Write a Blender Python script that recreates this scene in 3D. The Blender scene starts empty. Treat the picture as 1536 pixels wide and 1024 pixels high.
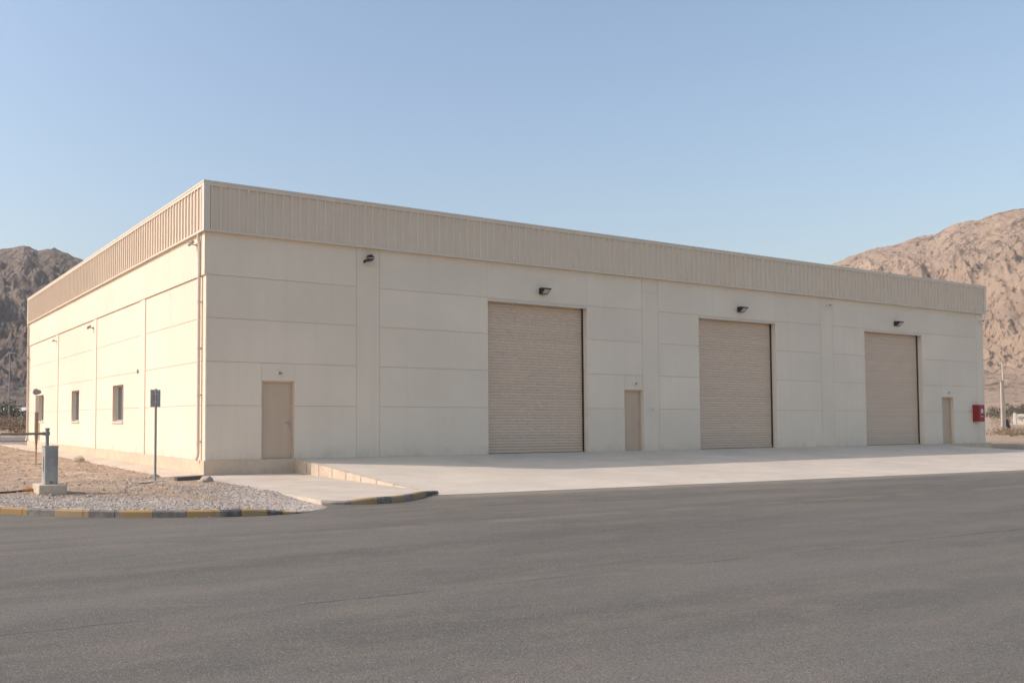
import bpy, bmesh, math, random
import numpy as np
from mathutils import Vector, Matrix, noise as mnoise

random.seed(7)
rng = np.random.default_rng(11)
scene = bpy.context.scene
col = scene.collection
R = math.radians

# ------------------------------------------------------------------ dimensions
FL = 0.5            # floor level above the road
LX, LY = 39.73, 27.28
ZB, ZT = 6.72, 8.10  # underside and top of the cladding band
ROWS = [FL, 1.99, 3.19, 4.38, 5.55, ZB]

# ------------------------------------------------------------------ materials
class NT:
    """tiny helper around a node tree"""
    def __init__(s, mat):
        s.t = mat.node_tree; s.n = s.t.nodes; s.l = s.t.links
    def node(s, typ, **kw):
        n = s.n.new(typ)
        for k, v in kw.items():
            setattr(n, k, v)
        return n
    def set(s, sock, v):
        if isinstance(v, bpy.types.NodeSocket): s.l.new(v, sock)
        else: sock.default_value = v
    def noise(s, vec, scale, detail=4, rough=.55, dist=0.0):
        n = s.node('ShaderNodeTexNoise'); s.l.new(vec, n.inputs['Vector'])
        n.inputs['Scale'].default_value = scale; n.inputs['Detail'].default_value = detail
        n.inputs['Roughness'].default_value = rough; n.inputs['Distortion'].default_value = dist
        return n.outputs['Fac']
    def voronoi(s, vec, scale, feature='F1', out='Distance', rnd=1.0):
        n = s.node('ShaderNodeTexVoronoi', feature=feature); s.l.new(vec, n.inputs['Vector'])
        n.inputs['Scale'].default_value = scale; n.inputs['Randomness'].default_value = rnd
        return n.outputs[out]
    def mapping(s, vec, scale=(1, 1, 1), rot=(0, 0, 0), loc=(0, 0, 0)):
        n = s.node('ShaderNodeMapping'); s.l.new(vec, n.inputs['Vector'])
        n.inputs['Scale'].default_value = scale; n.inputs['Rotation'].default_value = rot
        n.inputs['Location'].default_value = loc
        return n.outputs['Vector']
    def ramp(s, fac, a, b, c0=0.0, c1=1.0):
        n = s.node('ShaderNodeMapRange'); s.l.new(fac, n.inputs['Value'])
        n.interpolation_type = 'SMOOTHSTEP'
        n.inputs['From Min'].default_value = a; n.inputs['From Max'].default_value = b
        n.inputs['To Min'].default_value = c0; n.inputs['To Max'].default_value = c1
        return n.outputs['Result']
    def math(s, op, a, b=0.0, c=0.0):
        n = s.node('ShaderNodeMath', operation=op)
        s.set(n.inputs[0], a); s.set(n.inputs[1], b); s.set(n.inputs[2], c)
        return n.outputs[0]
    def mix(s, fac, a, b, mode='MIX'):
        n = s.node('ShaderNodeMix', data_type='RGBA', blend_type=mode)
        s.set(n.inputs[0], fac)
        for sock, v in ((n.inputs[6], a), (n.inputs[7], b)):
            if isinstance(v, bpy.types.NodeSocket): s.l.new(v, sock)
            else: sock.default_value = (*v, 1.0) if len(v) == 3 else v
        return n.outputs[2]
    def bump(s, h, strength, dist=0.01, normal=None):
        n = s.node('ShaderNodeBump'); s.l.new(h, n.inputs['Height'])
        n.inputs['Strength'].default_value = strength; n.inputs['Distance'].default_value = dist
        if normal is not None: s.l.new(normal, n.inputs['Normal'])
        return n.outputs['Normal']

def mat(name, color, rough=.8, spec=.3, metal=0.0, build=None):
    m = bpy.data.materials.new(name); m.use_nodes = True
    t = NT(m); b = m.node_tree.nodes['Principled BSDF']
    b.inputs['Base Color'].default_value = (*color, 1)
    b.inputs['Roughness'].default_value = rough
    b.inputs['Specular IOR Level'].default_value = spec
    b.inputs['Metallic'].default_value = metal
    geo = t.node('ShaderNodeNewGeometry').outputs['Position']
    if build: build(t, b, geo, color)
    return m

def varied(amount=.08, scale=1.2, streak=False, bump=.15, bscale=60, bdist=.004, tint=None):
    def f(t, b, P, c):
        n1 = t.noise(P, scale, 5, .6)
        src = t.mapping(P, (2.2, 2.2, .12)) if streak else P
        n2 = t.noise(src, 2.0 if streak else scale * 5, 5, .65)
        fac = t.math('ADD', t.math('MULTIPLY', n1, .5), t.math('MULTIPLY', n2, .5))
        fac = t.ramp(fac, .33, .67)
        lo = tuple(x * (1 - amount) for x in (tint or c)); hi = tuple(min(.95, x * (1 + amount)) for x in c)
        t.l.new(t.mix(fac, lo, hi), b.inputs['Base Color'])
        if bump:
            t.l.new(t.bump(t.noise(P, bscale, 4, .6), bump, bdist), b.inputs['Normal'])
    return f

def wall_build(t, b, P, c):
    big = t.ramp(t.noise(P, .35, 4, .55), .35, .65)
    streak = t.ramp(t.noise(t.mapping(P, (1.6, 1.6, .10)), 2.2, 5, .62), .42, .75)
    fine = t.noise(P, 14, 5, .6)
    cc = t.mix(big, tuple(x * .955 for x in c), tuple(x * 1.02 for x in c))
    cc = t.mix(t.math('MULTIPLY', streak, .12), cc, (c[0] * .80, c[1] * .75, c[2] * .68))
    tn = t.node('ShaderNodeAttribute', attribute_name='tone').outputs['Fac']
    cc = t.mix(1.0, cc, t.mix(tn, (.955, .955, .955), (1.0, 1.0, 1.0)), 'MULTIPLY')
    # dust splashed on the lowest courses
    sx = t.node('ShaderNodeSeparateXYZ'); t.l.new(P, sx.inputs[0])
    dirt = t.math('MULTIPLY', t.ramp(sx.outputs[2], .45, .95, 1, 0), t.ramp(t.noise(P, 1.7, 5, .7), .35, .7))
    cc = t.mix(t.math('MULTIPLY', dirt, .30), cc, (.36, .27, .19))
    cc = t.mix(t.ramp(fine, .3, .7, 0, .05), cc, (.40, .35, .29))
    t.l.new(cc, b.inputs['Base Color'])
    n = t.bump(t.noise(P, 55, 5, .65), .16, .006)
    n = t.bump(t.noise(P, .9, 3, .5), .10, .03, n)
    t.l.new(n, b.inputs['Normal'])

def conc_build(dark=.84, scale=.5, lines=True):
    def f(t, b, P, c):
        big = t.ramp(t.noise(P, scale, 6, .62, .6), .3, .7)
        st = t.ramp(t.noise(t.mapping(P, (.45, 2.6, 1), (0, 0, -.08)), 1.6, 6, .65), .35, .72)
        fine = t.noise(P, 9, 6, .7)
        cc = t.mix(big, tuple(x * dark for x in c), c)
        cc = t.mix(t.math('MULTIPLY', st, .5), cc, (c[0] * .80, c[1] * .77, c[2] * .73))
        spots = t.ramp(t.noise(P, 2.3, 5, .6, 1.2), .62, .76)
        cc = t.mix(t.math('MULTIPLY', spots, .40), cc, (.20, .18, .16))
        cc = t.mix(t.ramp(fine, .3, .75, 0, .18), cc, (c[0] * .7, c[1] * .68, c[2] * .64))
        t.l.new(cc, b.inputs['Base Color'])
        t.l.new(t.bump(t.noise(P, 40, 5, .65), .22, .006), b.inputs['Normal'])
    return f

def road_build(t, b, P, c):
    wet = t.ramp(t.noise(t.mapping(P, (.10, .55, 1)), 1.0, 6, .62, .5), .36, .68)
    mid = t.noise(t.mapping(P, (.6, 1.6, 1), (0, 0, .1)), 1.3, 6, .65, .4)
    cc = t.mix(wet, tuple(x * .78 for x in c), tuple(x * 1.14 for x in c))
    dusty = t.math('MULTIPLY', t.ramp(mid, .42, .70), .80)
    cc = t.mix(dusty, cc, (.185, .152, .124))
    sx = t.node('ShaderNodeSeparateXYZ'); t.l.new(P, sx.inputs[0]); X, Y = sx.outputs[0], sx.outputs[1]
    # sand drifted along the apron and the kerb
    drift = t.math('MULTIPLY', t.ramp(Y, -13.5, -7.5), t.ramp(t.noise(t.mapping(P, (.12, 1.6, 1)), 1.5, 6, .65, .3), .40, .72))
    cc = t.mix(t.math('MULTIPLY', drift, .55), cc, (.255, .205, .16))
    edge = t.math('MULTIPLY', t.ramp(t.math('ADD', Y, t.math('ADD', t.math('MULTIPLY', X, .053), t.math('MULTIPLY', t.noise(P, 1.1, 6, .7), .9))), -7.75, -7.0), t.ramp(X, 1.5, 3.0))
    cc = t.mix(t.math('MULTIPLY', edge, .6), cc, (.34, .285, .23))
    # tyre polish: darker long bands
    tyre = t.ramp(t.noise(t.mapping(P, (.035, .9, 1)), 1.1, 3, .5), .50, .72)
    cc = t.mix(t.math('MULTIPLY', tyre, .22), cc, (.075, .07, .066))
    # aggregate
    agg = t.voronoi(P, 95, 'F1', 'Color')
    sep = t.node('ShaderNodeSeparateColor'); t.l.new(agg, sep.inputs[0])
    stones = t.ramp(sep.outputs[0], .80, .97)
    cc = t.mix(t.math('MULTIPLY', stones, .50), cc, (.30, .275, .245))
    pits = t.ramp(sep.outputs[1], .78, .97)
    cc = t.mix(t.math('MULTIPLY', pits, .52), cc, (.045, .042, .04))
    grain = t.noise(P, 38, 4, .75)
    cc = t.mix(t.ramp(grain, .36, .66, .30, 0), cc, (.06, .056, .052))
    # paving seams
    for nx, ny, k, pale, amt in ((.0165, .9998, -11.80, True, .55), (.0238, .9997, -16.23, False, .75)):
        d = t.math('SUBTRACT', t.math('ADD', t.math('MULTIPLY', X, nx), t.math('MULTIPLY', Y, ny)), k)
        w = t.math('MULTIPLY', t.math('SUBTRACT', t.noise(P, 1.4, 5, .7), .5), .16)
        d = t.math('ABSOLUTE', t.math('ADD', d, w))
        br = t.ramp(t.noise(t.mapping(P, (1, .2, 1)), .55, 4, .6), .40, .56)
        if pale:
            m1 = t.math('MULTIPLY', t.ramp(d, .015, .20, 1, 0), br)
            cc = t.mix(t.math('MULTIPLY', m1, .26), cc, (.33, .255, .19))
        m2 = t.math('MULTIPLY', t.ramp(d, .006, .026, 1, 0), br)
        cc = t.mix(t.math('MULTIPLY', m2, amt), cc, (.05, .045, .04))
    cc = t.mix(1.0, cc, (1.10, 1.13, 1.08), 'MULTIPLY')
    t.l.new(cc, b.inputs['Base Color'])
    h = t.math('ADD', t.math('MULTIPLY', t.voronoi(P, 95), -1.0), t.math('MULTIPLY', grain, .8))
    n = t.bump(h, .45, .006)
    n = t.bump(t.noise(P, 2.2, 3, .5), .25, .02, n)
    t.l.new(n, b.inputs['Normal'])

def dirt_build(t, b, P, c):
    at = t.node('ShaderNodeAttribute', attribute_name='gravel').outputs['Fac']
    n1 = t.ramp(t.noise(P, .8, 7, .68), .33, .68)
    n2 = t.noise(P, 6, 6, .72)
    far = t.ramp(t.noise(P, .035, 6, .65, .8), .35, .66)
    cc = t.mix(n1, tuple(x * .70 for x in c), tuple(x * 1.10 for x in c))
    cc = t.mix(t.math('MULTIPLY', far, .35), cc, (.33, .25, .17))
    cc = t.mix(t.ramp(n2, .42, .64, .50, 0), cc, (.21, .155, .11))
    vc = t.voronoi(P, 22, 'F1', 'Color')
    sep = t.node('ShaderNodeSeparateColor'); t.l.new(vc, sep.inputs[0])
    gr = t.mix(sep.outputs[0], (.32, .27, .225), (.66, .575, .48))
    g = t.ramp(t.math('ADD', at, t.math('MULTIPLY', t.math('SUBTRACT', t.noise(P, 2.5, 5, .7), .5), .8)), .35, .65)
    cc = t.mix(g, cc, gr)
    pz = t.ramp(sep.outputs[1], .86, .97)
    cc = t.mix(t.math('MULTIPLY', pz, .5), cc, (.50, .43, .35))
    t.l.new(cc, b.inputs['Base Color'])
    h = t.math('ADD', t.math('MULTIPLY', t.voronoi(P, 22), -.9), n2)
    n = t.bump(h, .9, .03)
    n = t.bump(t.noise(P, .5, 5, .6), .5, .25, n)
    t.l.new(n, b.inputs['Normal'])

def rock_build(shadow, light, amp=1.0):
    def f(t, b, P, c):
        warp = t.node('ShaderNodeTexNoise'); t.l.new(P, warp.inputs['Vector']); warp.inputs['Scale'].default_value = .012
        vm = t.node('ShaderNodeVectorMath', operation='MULTIPLY_ADD')
        t.l.new(warp.outputs['Color'], vm.inputs[0]); vm.inputs[1].default_value = (30, 30, 30); t.l.new(P, vm.inputs[2])
        Q = vm.outputs[0]
        n1 = t.ramp(t.noise(Q, .02, 8, .65), .33, .67)
        n2 = t.noise(Q, .11, 9, .72)
        cc = t.mix(n1, shadow, c)
        cc = t.mix(t.ramp(n2, .52, .72, 0, .6), cc, light)
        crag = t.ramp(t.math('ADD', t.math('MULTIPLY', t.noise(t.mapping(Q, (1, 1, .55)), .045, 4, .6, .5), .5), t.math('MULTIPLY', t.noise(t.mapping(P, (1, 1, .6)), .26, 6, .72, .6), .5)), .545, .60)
        cc = t.mix(t.math('MULTIPLY', crag, .80 * amp), cc, tuple(x * .36 for x in shadow))  # crag shadows and dark rock painted together into the colour
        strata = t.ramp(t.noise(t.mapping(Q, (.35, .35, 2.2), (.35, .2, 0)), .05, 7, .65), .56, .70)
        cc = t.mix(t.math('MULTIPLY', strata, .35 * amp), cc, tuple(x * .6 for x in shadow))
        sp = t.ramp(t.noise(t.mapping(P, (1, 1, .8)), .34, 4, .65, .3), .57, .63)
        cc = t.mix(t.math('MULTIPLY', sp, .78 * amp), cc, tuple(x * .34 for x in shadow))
        t.l.new(cc, b.inputs['Base Color'])
        n = t.bump(n2, .9, 5.0)
        n = t.bump(t.noise(P, .45, 7, .7), .8, 1.6, n)
        t.l.new(n, b.inputs['Normal'])
    return f

WALLC = (.84, .72, .575)
M = {}
M['wall'] = mat('wall_paint', WALLC, .85, .2, build=wall_build)
M['sealant'] = mat('joint_sealant', (.66, .54, .42), .9, .1)
M['plinth'] = mat('plinth_render', (.62, .49, .36), .9, .15, build=varied(.10, 1.1, False, .25, 40))
M['clad'] = mat('cladding_paint', (.72, .60, .465), .55, .35, build=varied(.025, .4, False, 0))
M['trim'] = mat('trim_paint', (.72, .625, .51), .55, .35, build=varied(.04, .6, True, 0))
def shutter_build(t, b, P, c):
    sx = t.node('ShaderNodeSeparateXYZ'); t.l.new(P, sx.inputs[0])
    slat = t.math('FLOOR', t.math('DIVIDE', t.math('SUBTRACT', sx.outputs[2], FL + .1), .0945))
    w = t.node('ShaderNodeTexWhiteNoise', noise_dimensions='1D'); t.l.new(slat, w.inputs['W'])
    n = t.noise(t.mapping(P, (.3, .3, .8)), 1.3, 3, .5)
    cc = t.mix(w.outputs['Value'], tuple(x * .97 for x in c), tuple(x * 1.03 for x in c))
    cc = t.mix(t.ramp(n, .40, .8, 0, .10), cc, tuple(x * .75 for x in c))
    dust = t.ramp(sx.outputs[2], FL, FL + .8, .25, 0)
    cc = t.mix(dust, cc, (.50, .41, .31))
    t.l.new(cc, b.inputs['Base Color'])
M['shutter'] = mat('shutter_steel', (.68, .53, .405), .5, .4, build=shutter_build)
M['door'] = mat('door_paint', (.575, .435, .31), .55, .35, build=varied(.05, .9, True, 0))
M['doorframe'] = mat('door_frame_paint', (.62, .485, .36), .55, .35)
M['dark'] = mat('dark_rubber', (.035, .032, .03), .6, .3)
M['black'] = mat('black_metal', (.018, .018, .019), .45, .5)
M['steel'] = mat('galvanised_steel', (.44, .42, .39), .5, .4, .15, build=varied(.12, 3, True, 0))
M['greypaint'] = mat('grey_paint', (.29, .28, .262), .65, .25, build=varied(.10, 3, True, .1, 50))
M['cabinet'] = mat('cabinet_paint', (.37, .36, .335), .55, .4, build=varied(.10, 4, True, .08, 60, tint=(.29, .28, .26)))
M['white'] = mat('white_plastic', (.74, .70, .63), .6, .2)
M['lens'] = mat('lamp_glass', (.50, .48, .44), .45, .3)
M['glassdark'] = mat('window_glass', (.06, .068, .074), .04, .8)
M['alu'] = mat('window_aluminium', (.58, .57, .55), .4, .5, .5)
M['red'] = mat('red_paint', (.30, .019, .022), .45, .4, build=varied(.10, 5, True, 0))
M['emblem'] = mat('emblem_white', (.80, .78, .74), .5, .3)
M['conc'] = mat('apron_concrete', (.67, .59, .48), .85, .2, build=conc_build())
M['path'] = mat('path_concrete', (.65, .565, .455), .9, .2, build=conc_build(.80, .8))
M['kerbstone'] = mat('kerb_stone', (.58, .48, .37), .9, .2, build=varied(.14, 2.5, False, .3, 30))
def kerbpaint(c, w):
    def f(t, b, P, cc0):
        n = t.ramp(t.noise(P, 5, 7, .72), .40, .62)
        n2 = t.ramp(t.noise(P, 22, 5, .7), .56, .70)
        cc = t.mix(t.math('MULTIPLY', n, w), cc0, c)
        cc = t.mix(t.math('MULTIPLY', n2, .45), cc, (.34, .28, .22))
        t.l.new(cc, b.inputs['Base Color'])
        t.l.new(t.bump(t.noise(P, 40, 5, .7), .4, .008), b.inputs['Normal'])
    return f
M['kyellow'] = mat('kerb_yellow', (.43, .27, .10), .85, .15, build=kerbpaint((.36, .29, .21), .85))
M['kgrey'] = mat('kerb_worn_grey', (.19, .18, .165), .9, .15, build=kerbpaint((.34, .295, .25), .8))
M['kblack'] = mat('kerb_black', (.115, .108, .10), .85, .15, build=kerbpaint((.28, .245, .21), .85))
M['road'] = mat('asphalt', (.150, .134, .116), .85, .25, build=road_build)
M['sideroad'] = mat('far_asphalt', (.20, .185, .17), .9, .2, build=varied(.10, .3, False, .2, 20))
M['dirt'] = mat('desert_dirt', (.63, .465, .325), .95, .1, build=dirt_build)
def stone_build(t, b, P, c):
    oi = t.node('ShaderNodeAttribute', attribute_name='tone').outputs['Fac']
    cc = t.mix(oi, (.30, .25, .21), (.66, .575, .485))
    t.l.new(cc, b.inputs['Base Color'])
M['stone'] = mat('loose_stone', (.4, .35, .3), .95, .1, build=stone_build)
M['rock'] = mat('pale_rock', (.46, .38, .30), .95, .1, build=varied(.25, 6, False, .5, 25, .02))
M['mtn_l'] = mat('dark_rock', (.36, .285, .23), .95, .05, build=rock_build((.27, .215, .178), (.45, .36, .295), .55))  # darker rock than the other mountain
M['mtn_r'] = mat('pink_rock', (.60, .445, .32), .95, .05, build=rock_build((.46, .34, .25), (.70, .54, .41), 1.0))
M['wood'] = mat('weathered_timber', (.16, .13, .105), .9, .2, build=varied(.2, 6, False, .4, 30))
M['polewhite'] = mat('pale_pole_paint', (.50, .44, .37), .7, .3, build=varied(.08, 2, True, 0))
M['cream'] = mat('cream_metal', (.62, .53, .43), .6, .3)
M['brown'] = mat('brown_metal', (.27, .20, .145), .6, .3)
M['pipe'] = mat('pipe_paint', (.66, .565, .46), .55, .35, build=varied(.05, 1, True, 0))
M['rust'] = mat('orange_rubber', (.42, .19, .06), .8, .2)
M['farwall'] = mat('far_white_wall', (.62, .57, .50), .9, .1, build=varied(.08, .6, False, 0))
def leaf(name, c):
    def f(t, b, P, c0):
        a = t.node('ShaderNodeAttribute', attribute_name='tone').outputs['Fac']
        t.l.new(t.mix(a, tuple(x * .55 for x in c), tuple(x * 1.5 for x in c)), b.inputs['Base Color'])
    return mat(name, c, .8, .2, build=f)
M['leaf'] = leaf('scrub_leaf', (.135, .120, .068))
M['leafdark'] = leaf('dark_leaf', (.105, .098, .064))
M['dry'] = leaf('dry_scrub', (.30, .22, .145))
M['bark'] = mat('bark', (.12, .09, .065), .95, .1)

# ------------------------------------------------------------------ mesh helpers
class MB:
    """collects shapes, builds ONE mesh object"""
    def __init__(s):
        s.v = []; s.f = []; s.mi = []; s.tone = {}
    def add(s, verts, faces, mi=0):
        o = len(s.v); s.v += [tuple(p) for p in verts]
        s.f += [tuple(o + i for i in f) for f in faces]; s.mi += [mi] * len(faces)
    def box(s, x0, x1, y0, y1, z0, z1, mi=0, skip=()):
        v = [(x0, y0, z0), (x1, y0, z0), (x1, y1, z0), (x0, y1, z0), (x0, y0, z1), (x1, y0, z1), (x1, y1, z1), (x0, y1, z1)]
        f = {'b': (0, 3, 2, 1), 't': (4, 5, 6, 7), 's': (0, 1, 5, 4), 'e': (1, 2, 6, 5), 'n': (2, 3, 7, 6), 'w': (3, 0, 4, 7)}
        s.add(v, [q for k, q in f.items() if k not in skip], mi)
    def bbox(s, x0, x1, y0, y1, z0, z1, c=.006, mi=0):
        """box with chamfered edges"""
        bm = bmesh.new()
        bmesh.ops.create_cube(bm, size=1)
        for v in bm.verts:
            v.co = Vector(((x0 + x1) / 2 + v.co.x * (x1 - x0), (y0 + y1) / 2 + v.co.y * (y1 - y0), (z0 + z1) / 2 + v.co.z * (z1 - z0)))
        bmesh.ops.bevel(bm, geom=bm.edges[:], offset=c, segments=1, affect='EDGES')
        bm.verts.index_update()
        s.add([v.co[:] for v in bm.verts], [[v.index for v in f.verts] for f in bm.faces], mi); bm.free()
    def tube(s, pts, r, n=12, mi=0, cap=True):
        pts = [Vector(p) for p in pts]; rs = r if isinstance(r, (list, tuple)) else [r] * len(pts)
        rings = []
        for i, p in enumerate(pts):
            d = (pts[min(i + 1, len(pts) - 1)] - pts[max(i - 1, 0)]).normalized()
            a = Vector((0, 0, 1)) if abs(d.z) < .9 else Vector((1, 0, 0))
            u = d.cross(a).normalized(); w = d.cross(u).normalized()
            rings.append([p + (u * math.cos(2 * math.pi * k / n) + w * math.sin(2 * math.pi * k / n)) * rs[i] for k in range(n)])
        v = [q for rg in rings for q in rg]; f = []
        for i in range(len(pts) - 1):
            for k in range(n):
                a, b = i * n + k, i * n + (k + 1) % n
                f.append((a, b, b + n, a + n))
        if cap:
            f.append(tuple(range(n))); f.append(tuple((len(pts) - 1) * n + k for k in range(n)))
        s.add(v, f, mi)
    def sphere(s, c, r, n=12, m=8, sc=(1, 1, 1), half=0):
        pts = []; f = []
        for i in range(m + 1):
            th = math.pi * i / m
            for k in range(n):
                ph = 2 * math.pi * k / n
                pts.append((c[0] + r * sc[0] * math.sin(th) * math.cos(ph), c[1] + r * sc[1] * math.sin(th) * math.sin(ph), c[2] + r * sc[2] * math.cos(th)))
        for i in range(m):
            for k in range(n):
                a, b = i * n + k, i * n + (k + 1) % n
                f.append((a, b, b + n, a + n))
        s.add(pts, f)
    def build(s, name, mats, parent=None, fn=None, smooth=False, recalc=True):
        me = bpy.data.meshes.new(name)
        v = [fn(p) for p in s.v] if fn else s.v
        me.from_pydata(v, [], s.f)
        mats = mats if isinstance(mats, (list, tuple)) else [mats]
        for m in mats: me.materials.append(m)
        me.polygons.foreach_set('material_index', s.mi)
        if s.tone:
            at = me.attributes.new('tone', 'FLOAT', 'FACE'); at.data.foreach_set('value', [s.tone.get(i, .5) for i in range(len(s.f))])
        me.update()
        if recalc:
            bm = bmesh.new(); bm.from_mesh(me)
            bmesh.ops.remove_doubles(bm, verts=bm.verts, dist=1e-5) if smooth else None
            bmesh.ops.recalc_face_normals(bm, faces=bm.faces); bm.to_mesh(me); bm.free()
        if smooth: me.polygons.foreach_set('use_smooth', [True] * len(me.polygons))
        o = bpy.data.objects.new(name, me); col.objects.link(o)
        if parent: o.parent = parent
        return o

def tag(o, label=None, cat=None, group=None, kind=None):
    if label: o['label'] = label
    if cat: o['category'] = cat
    if group: o['group'] = group
    if kind: o['kind'] = kind
    return o
def empty(name, loc=(0, 0, 0), rz=0, label=None, cat=None, group=None):
    o = bpy.data.objects.new(name, None); col.objects.link(o)
    o.location = loc; o.rotation_euler = (0, 0, rz); o.empty_display_size = .2
    return tag(o, label, cat, group)
def copy_tree(o, parent=None):
    c = o.copy(); col.objects.link(c); c.parent = parent
    for ch in list(o.children): copy_tree(ch, c)
    return c

# wall frames: (s along the wall, n outward, z)
FRONT = lambda p: (p[0], -p[1], p[2])
LEFT = lambda p: (-p[1], p[0], p[2])

# ================================================================== WAREHOUSE
wh = empty('warehouse', (0, 0, 0), 0, 'long cream precast warehouse with ribbed tan parapet and three roller shutters', 'warehouse')

GW = .017   # joint width
def panel(mb, s0, s1, z0, z1, L=1, Rr=1, B=1, T=1, n=0.0, faint=()):
    """one precast panel face with chamfered edge; L/R/B/T = 1 where a joint runs, .3 a faint joint, 0 none"""
    g = GW / 2
    a0, a1, b0, b1 = s0 + g * L, s1 - g * Rr, z0 + g * B, z1 - g * T
    c = .006
    i0, i1, j0, j1 = a0 + c * (L > 0), a1 - c * (Rr > 0), b0 + c * (B > 0), b1 - c * (T > 0)
    d = -.013
    v = [(a0, d, b0), (a1, d, b0), (a1, d, b1), (a0, d, b1),
         (a0, n - c, b0), (a1, n - c, b0), (a1, n - c, b1), (a0, n - c, b1),
         (i0, n, j0), (i1, n, j0), (i1, n, j1), (i0, n, j1)]
    f = [(8, 9, 10, 11)] + [(k, (k + 1) % 4, 4 + (k + 1) % 4, 4 + k) for k in range(4)] + [(4 + k, 4 + (k + 1) % 4, 8 + (k + 1) % 4, 8 + k) for k in range(4)]
    n0 = len(mb.f); mb.add(v, f, 0); tone = random.random()
    for i in range(n0, len(mb.f)): mb.tone[i] = tone

def backing(mb, s0, s1, z0, z1, depth=.26):
    # solid slab behind the faces; its outer face is only seen in the joints
    x = (s0, s1); d0, d1 = -.013, -depth
    v = [(s0, d0, z0), (s1, d0, z0), (s1, d0, z1), (s0, d0, z1), (s0, d1, z0), (s1, d1, z0), (s1, d1, z1), (s0, d1, z1)]
    mb.add(v, [(0, 1, 2, 3)], 1)
    mb.add(v, [(4, 5, 6, 7), (0, 1, 5, 4), (1, 2, 6, 5), (2, 3, 7, 6), (3, 0, 4, 7)], 0)

DOORS = [(1.65, 2.66, 2.69, .10), (15.62, 16.53, 2.67, .13), (35.96, 36.95, 2.66, .17)]
SHUT = [(9.57, 13.87), (19.52, 24.02), (30.02, 34.42)]
SH_T = 5.44

front = MB()
def solid(mb, s0, s1, z0, z1, **k):
    panel(mb, s0, s1, z0, z1, **k); backing(mb, s0, s1, z0, z1)
def bay(s0, s1, door=None, hi=None, Lj=1, Rj=1):
    for i in range(5):
        z0, z1 = ROWS[i], ROWS[i + 1]
        B = 0 if i == 0 else 1; T = 0 if i == 4 else 1
        if door is None or i > 1:
            solid(front, s0, s1, z0, z1, L=Lj, Rr=Rj, B=B, T=T)
        elif i == 0:
            d0, d1, dt, _ = door
            solid(front, s0, d0, z0, z1, L=Lj, Rr=0, B=0, T=1)
            if s1 - d1 > .1: solid(front, d1, s1, z0, z1, L=0, Rr=Rj, B=0, T=1)
            else: solid(front, d1, s1, z0, z1, L=0, Rr=Rj, B=0, T=0)
        else:
            d0, d1, dt, _ = door
            solid(front, s0, d0, z0, z1, L=Lj, Rr=.25, B=1, T=1)
            solid(front, d0, d1, dt, z1, L=.25, Rr=.25, B=0, T=1)
            if s1 - d1 > .1: solid(front, d1, s1, z0, z1, L=.25, Rr=Rj, B=1, T=1)
            else: solid(front, d1, s1, z0, z1, L=.25, Rr=Rj, B=0, T=1)
def pil(s0, s1, zj=6.22):
    solid(front, s0, s1, FL, zj, L=1, Rr=1, B=0, T=.3)
    solid(front, s0, s1, zj, ZB, L=1, Rr=1, B=.3, T=0)
bay(.016, 4.69, DOORS[0], Lj=0); pil(4.69, 5.49)
def shutter_bay(a, b, lo, hi, door_r=None):
    bay(lo, a, None, Rj=0)
    bay(b, hi, door_r, Lj=0)
    mid = (a + b) / 2
    front_top = ((a, b),)
    for (p, q) in front_top: solid(front, p, q, 5.55, ZB, L=.25, Rr=.25, B=0, T=0)
shutter_bay(*SHUT[0], 5.49, 16.55, DOORS[1]); pil(16.55, 17.37)
shutter_bay(*SHUT[1], 17.37, 26.96); pil(26.96, 27.78)
shutter_bay(*SHUT[2], 27.78, 39.09, DOORS[2]); pil(39.09, LX - .016)
front.build('wall', [M['wall'], M['sealant']], wh, FRONT)

# --- left wall
WIN = [(8.32, 9.79), (15.24, 16.72), (23.05, 24.5)]
WZ0, WZ1 = 1.50, 2.84
left = MB()
PIL = [(5.66, 6.21), (12.25, 12.8), (19.57, 20.2)]
def lsolid(s0, s1, z0, z1, **k):
    panel(left, s0, s1, z0, z1, **k); backing(left, s0, s1, z0, z1)
edges = [.262, 5.66, 6.21, 12.25, 12.8, 19.57, 20.2, LY]
bays = [(.262, 5.66, 3.1, None), (6.21, 12.25, 9.1, WIN[0]), (12.8, 19.57, 15.94, WIN[1]), (20.2, LY - .016, None, WIN[2])]
for (s0, s1, fj, win) in bays:
    for i in range(4):
        z0, z1 = ROWS[i], ROWS[i + 1]
        B = 0 if i == 0 else 1; T = 1
        if win and i in (0, 1):
            w0, w1 = win
            if i == 0:
                lsolid(s0, w0, z0, z1, L=1, Rr=.2, B=0, T=1); lsolid(w1, s1, z0, z1, L=.2, Rr=1, B=0, T=1)
                lsolid(w0, w1, z0, WZ0, L=.2, Rr=.2, B=0, T=0)
            else:
                lsolid(s0, w0, z0, z1, L=1, Rr=.2, B=1, T=1); lsolid(w1, s1, z0, z1, L=.2, Rr=1, B=1, T=1)
                lsolid(w0, w1, WZ1, z1, L=.2, Rr=.2, B=0, T=1)
        elif fj:
            lsolid(s0, fj, z0, z1, L=1, Rr=.2, B=B, T=T); lsolid(fj, s1, z0, z1, L=.2, Rr=1, B=B, T=T)
        else:
            lsolid(s0, s1, z0, z1, L=1, Rr=1, B=B, T=T)
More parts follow.
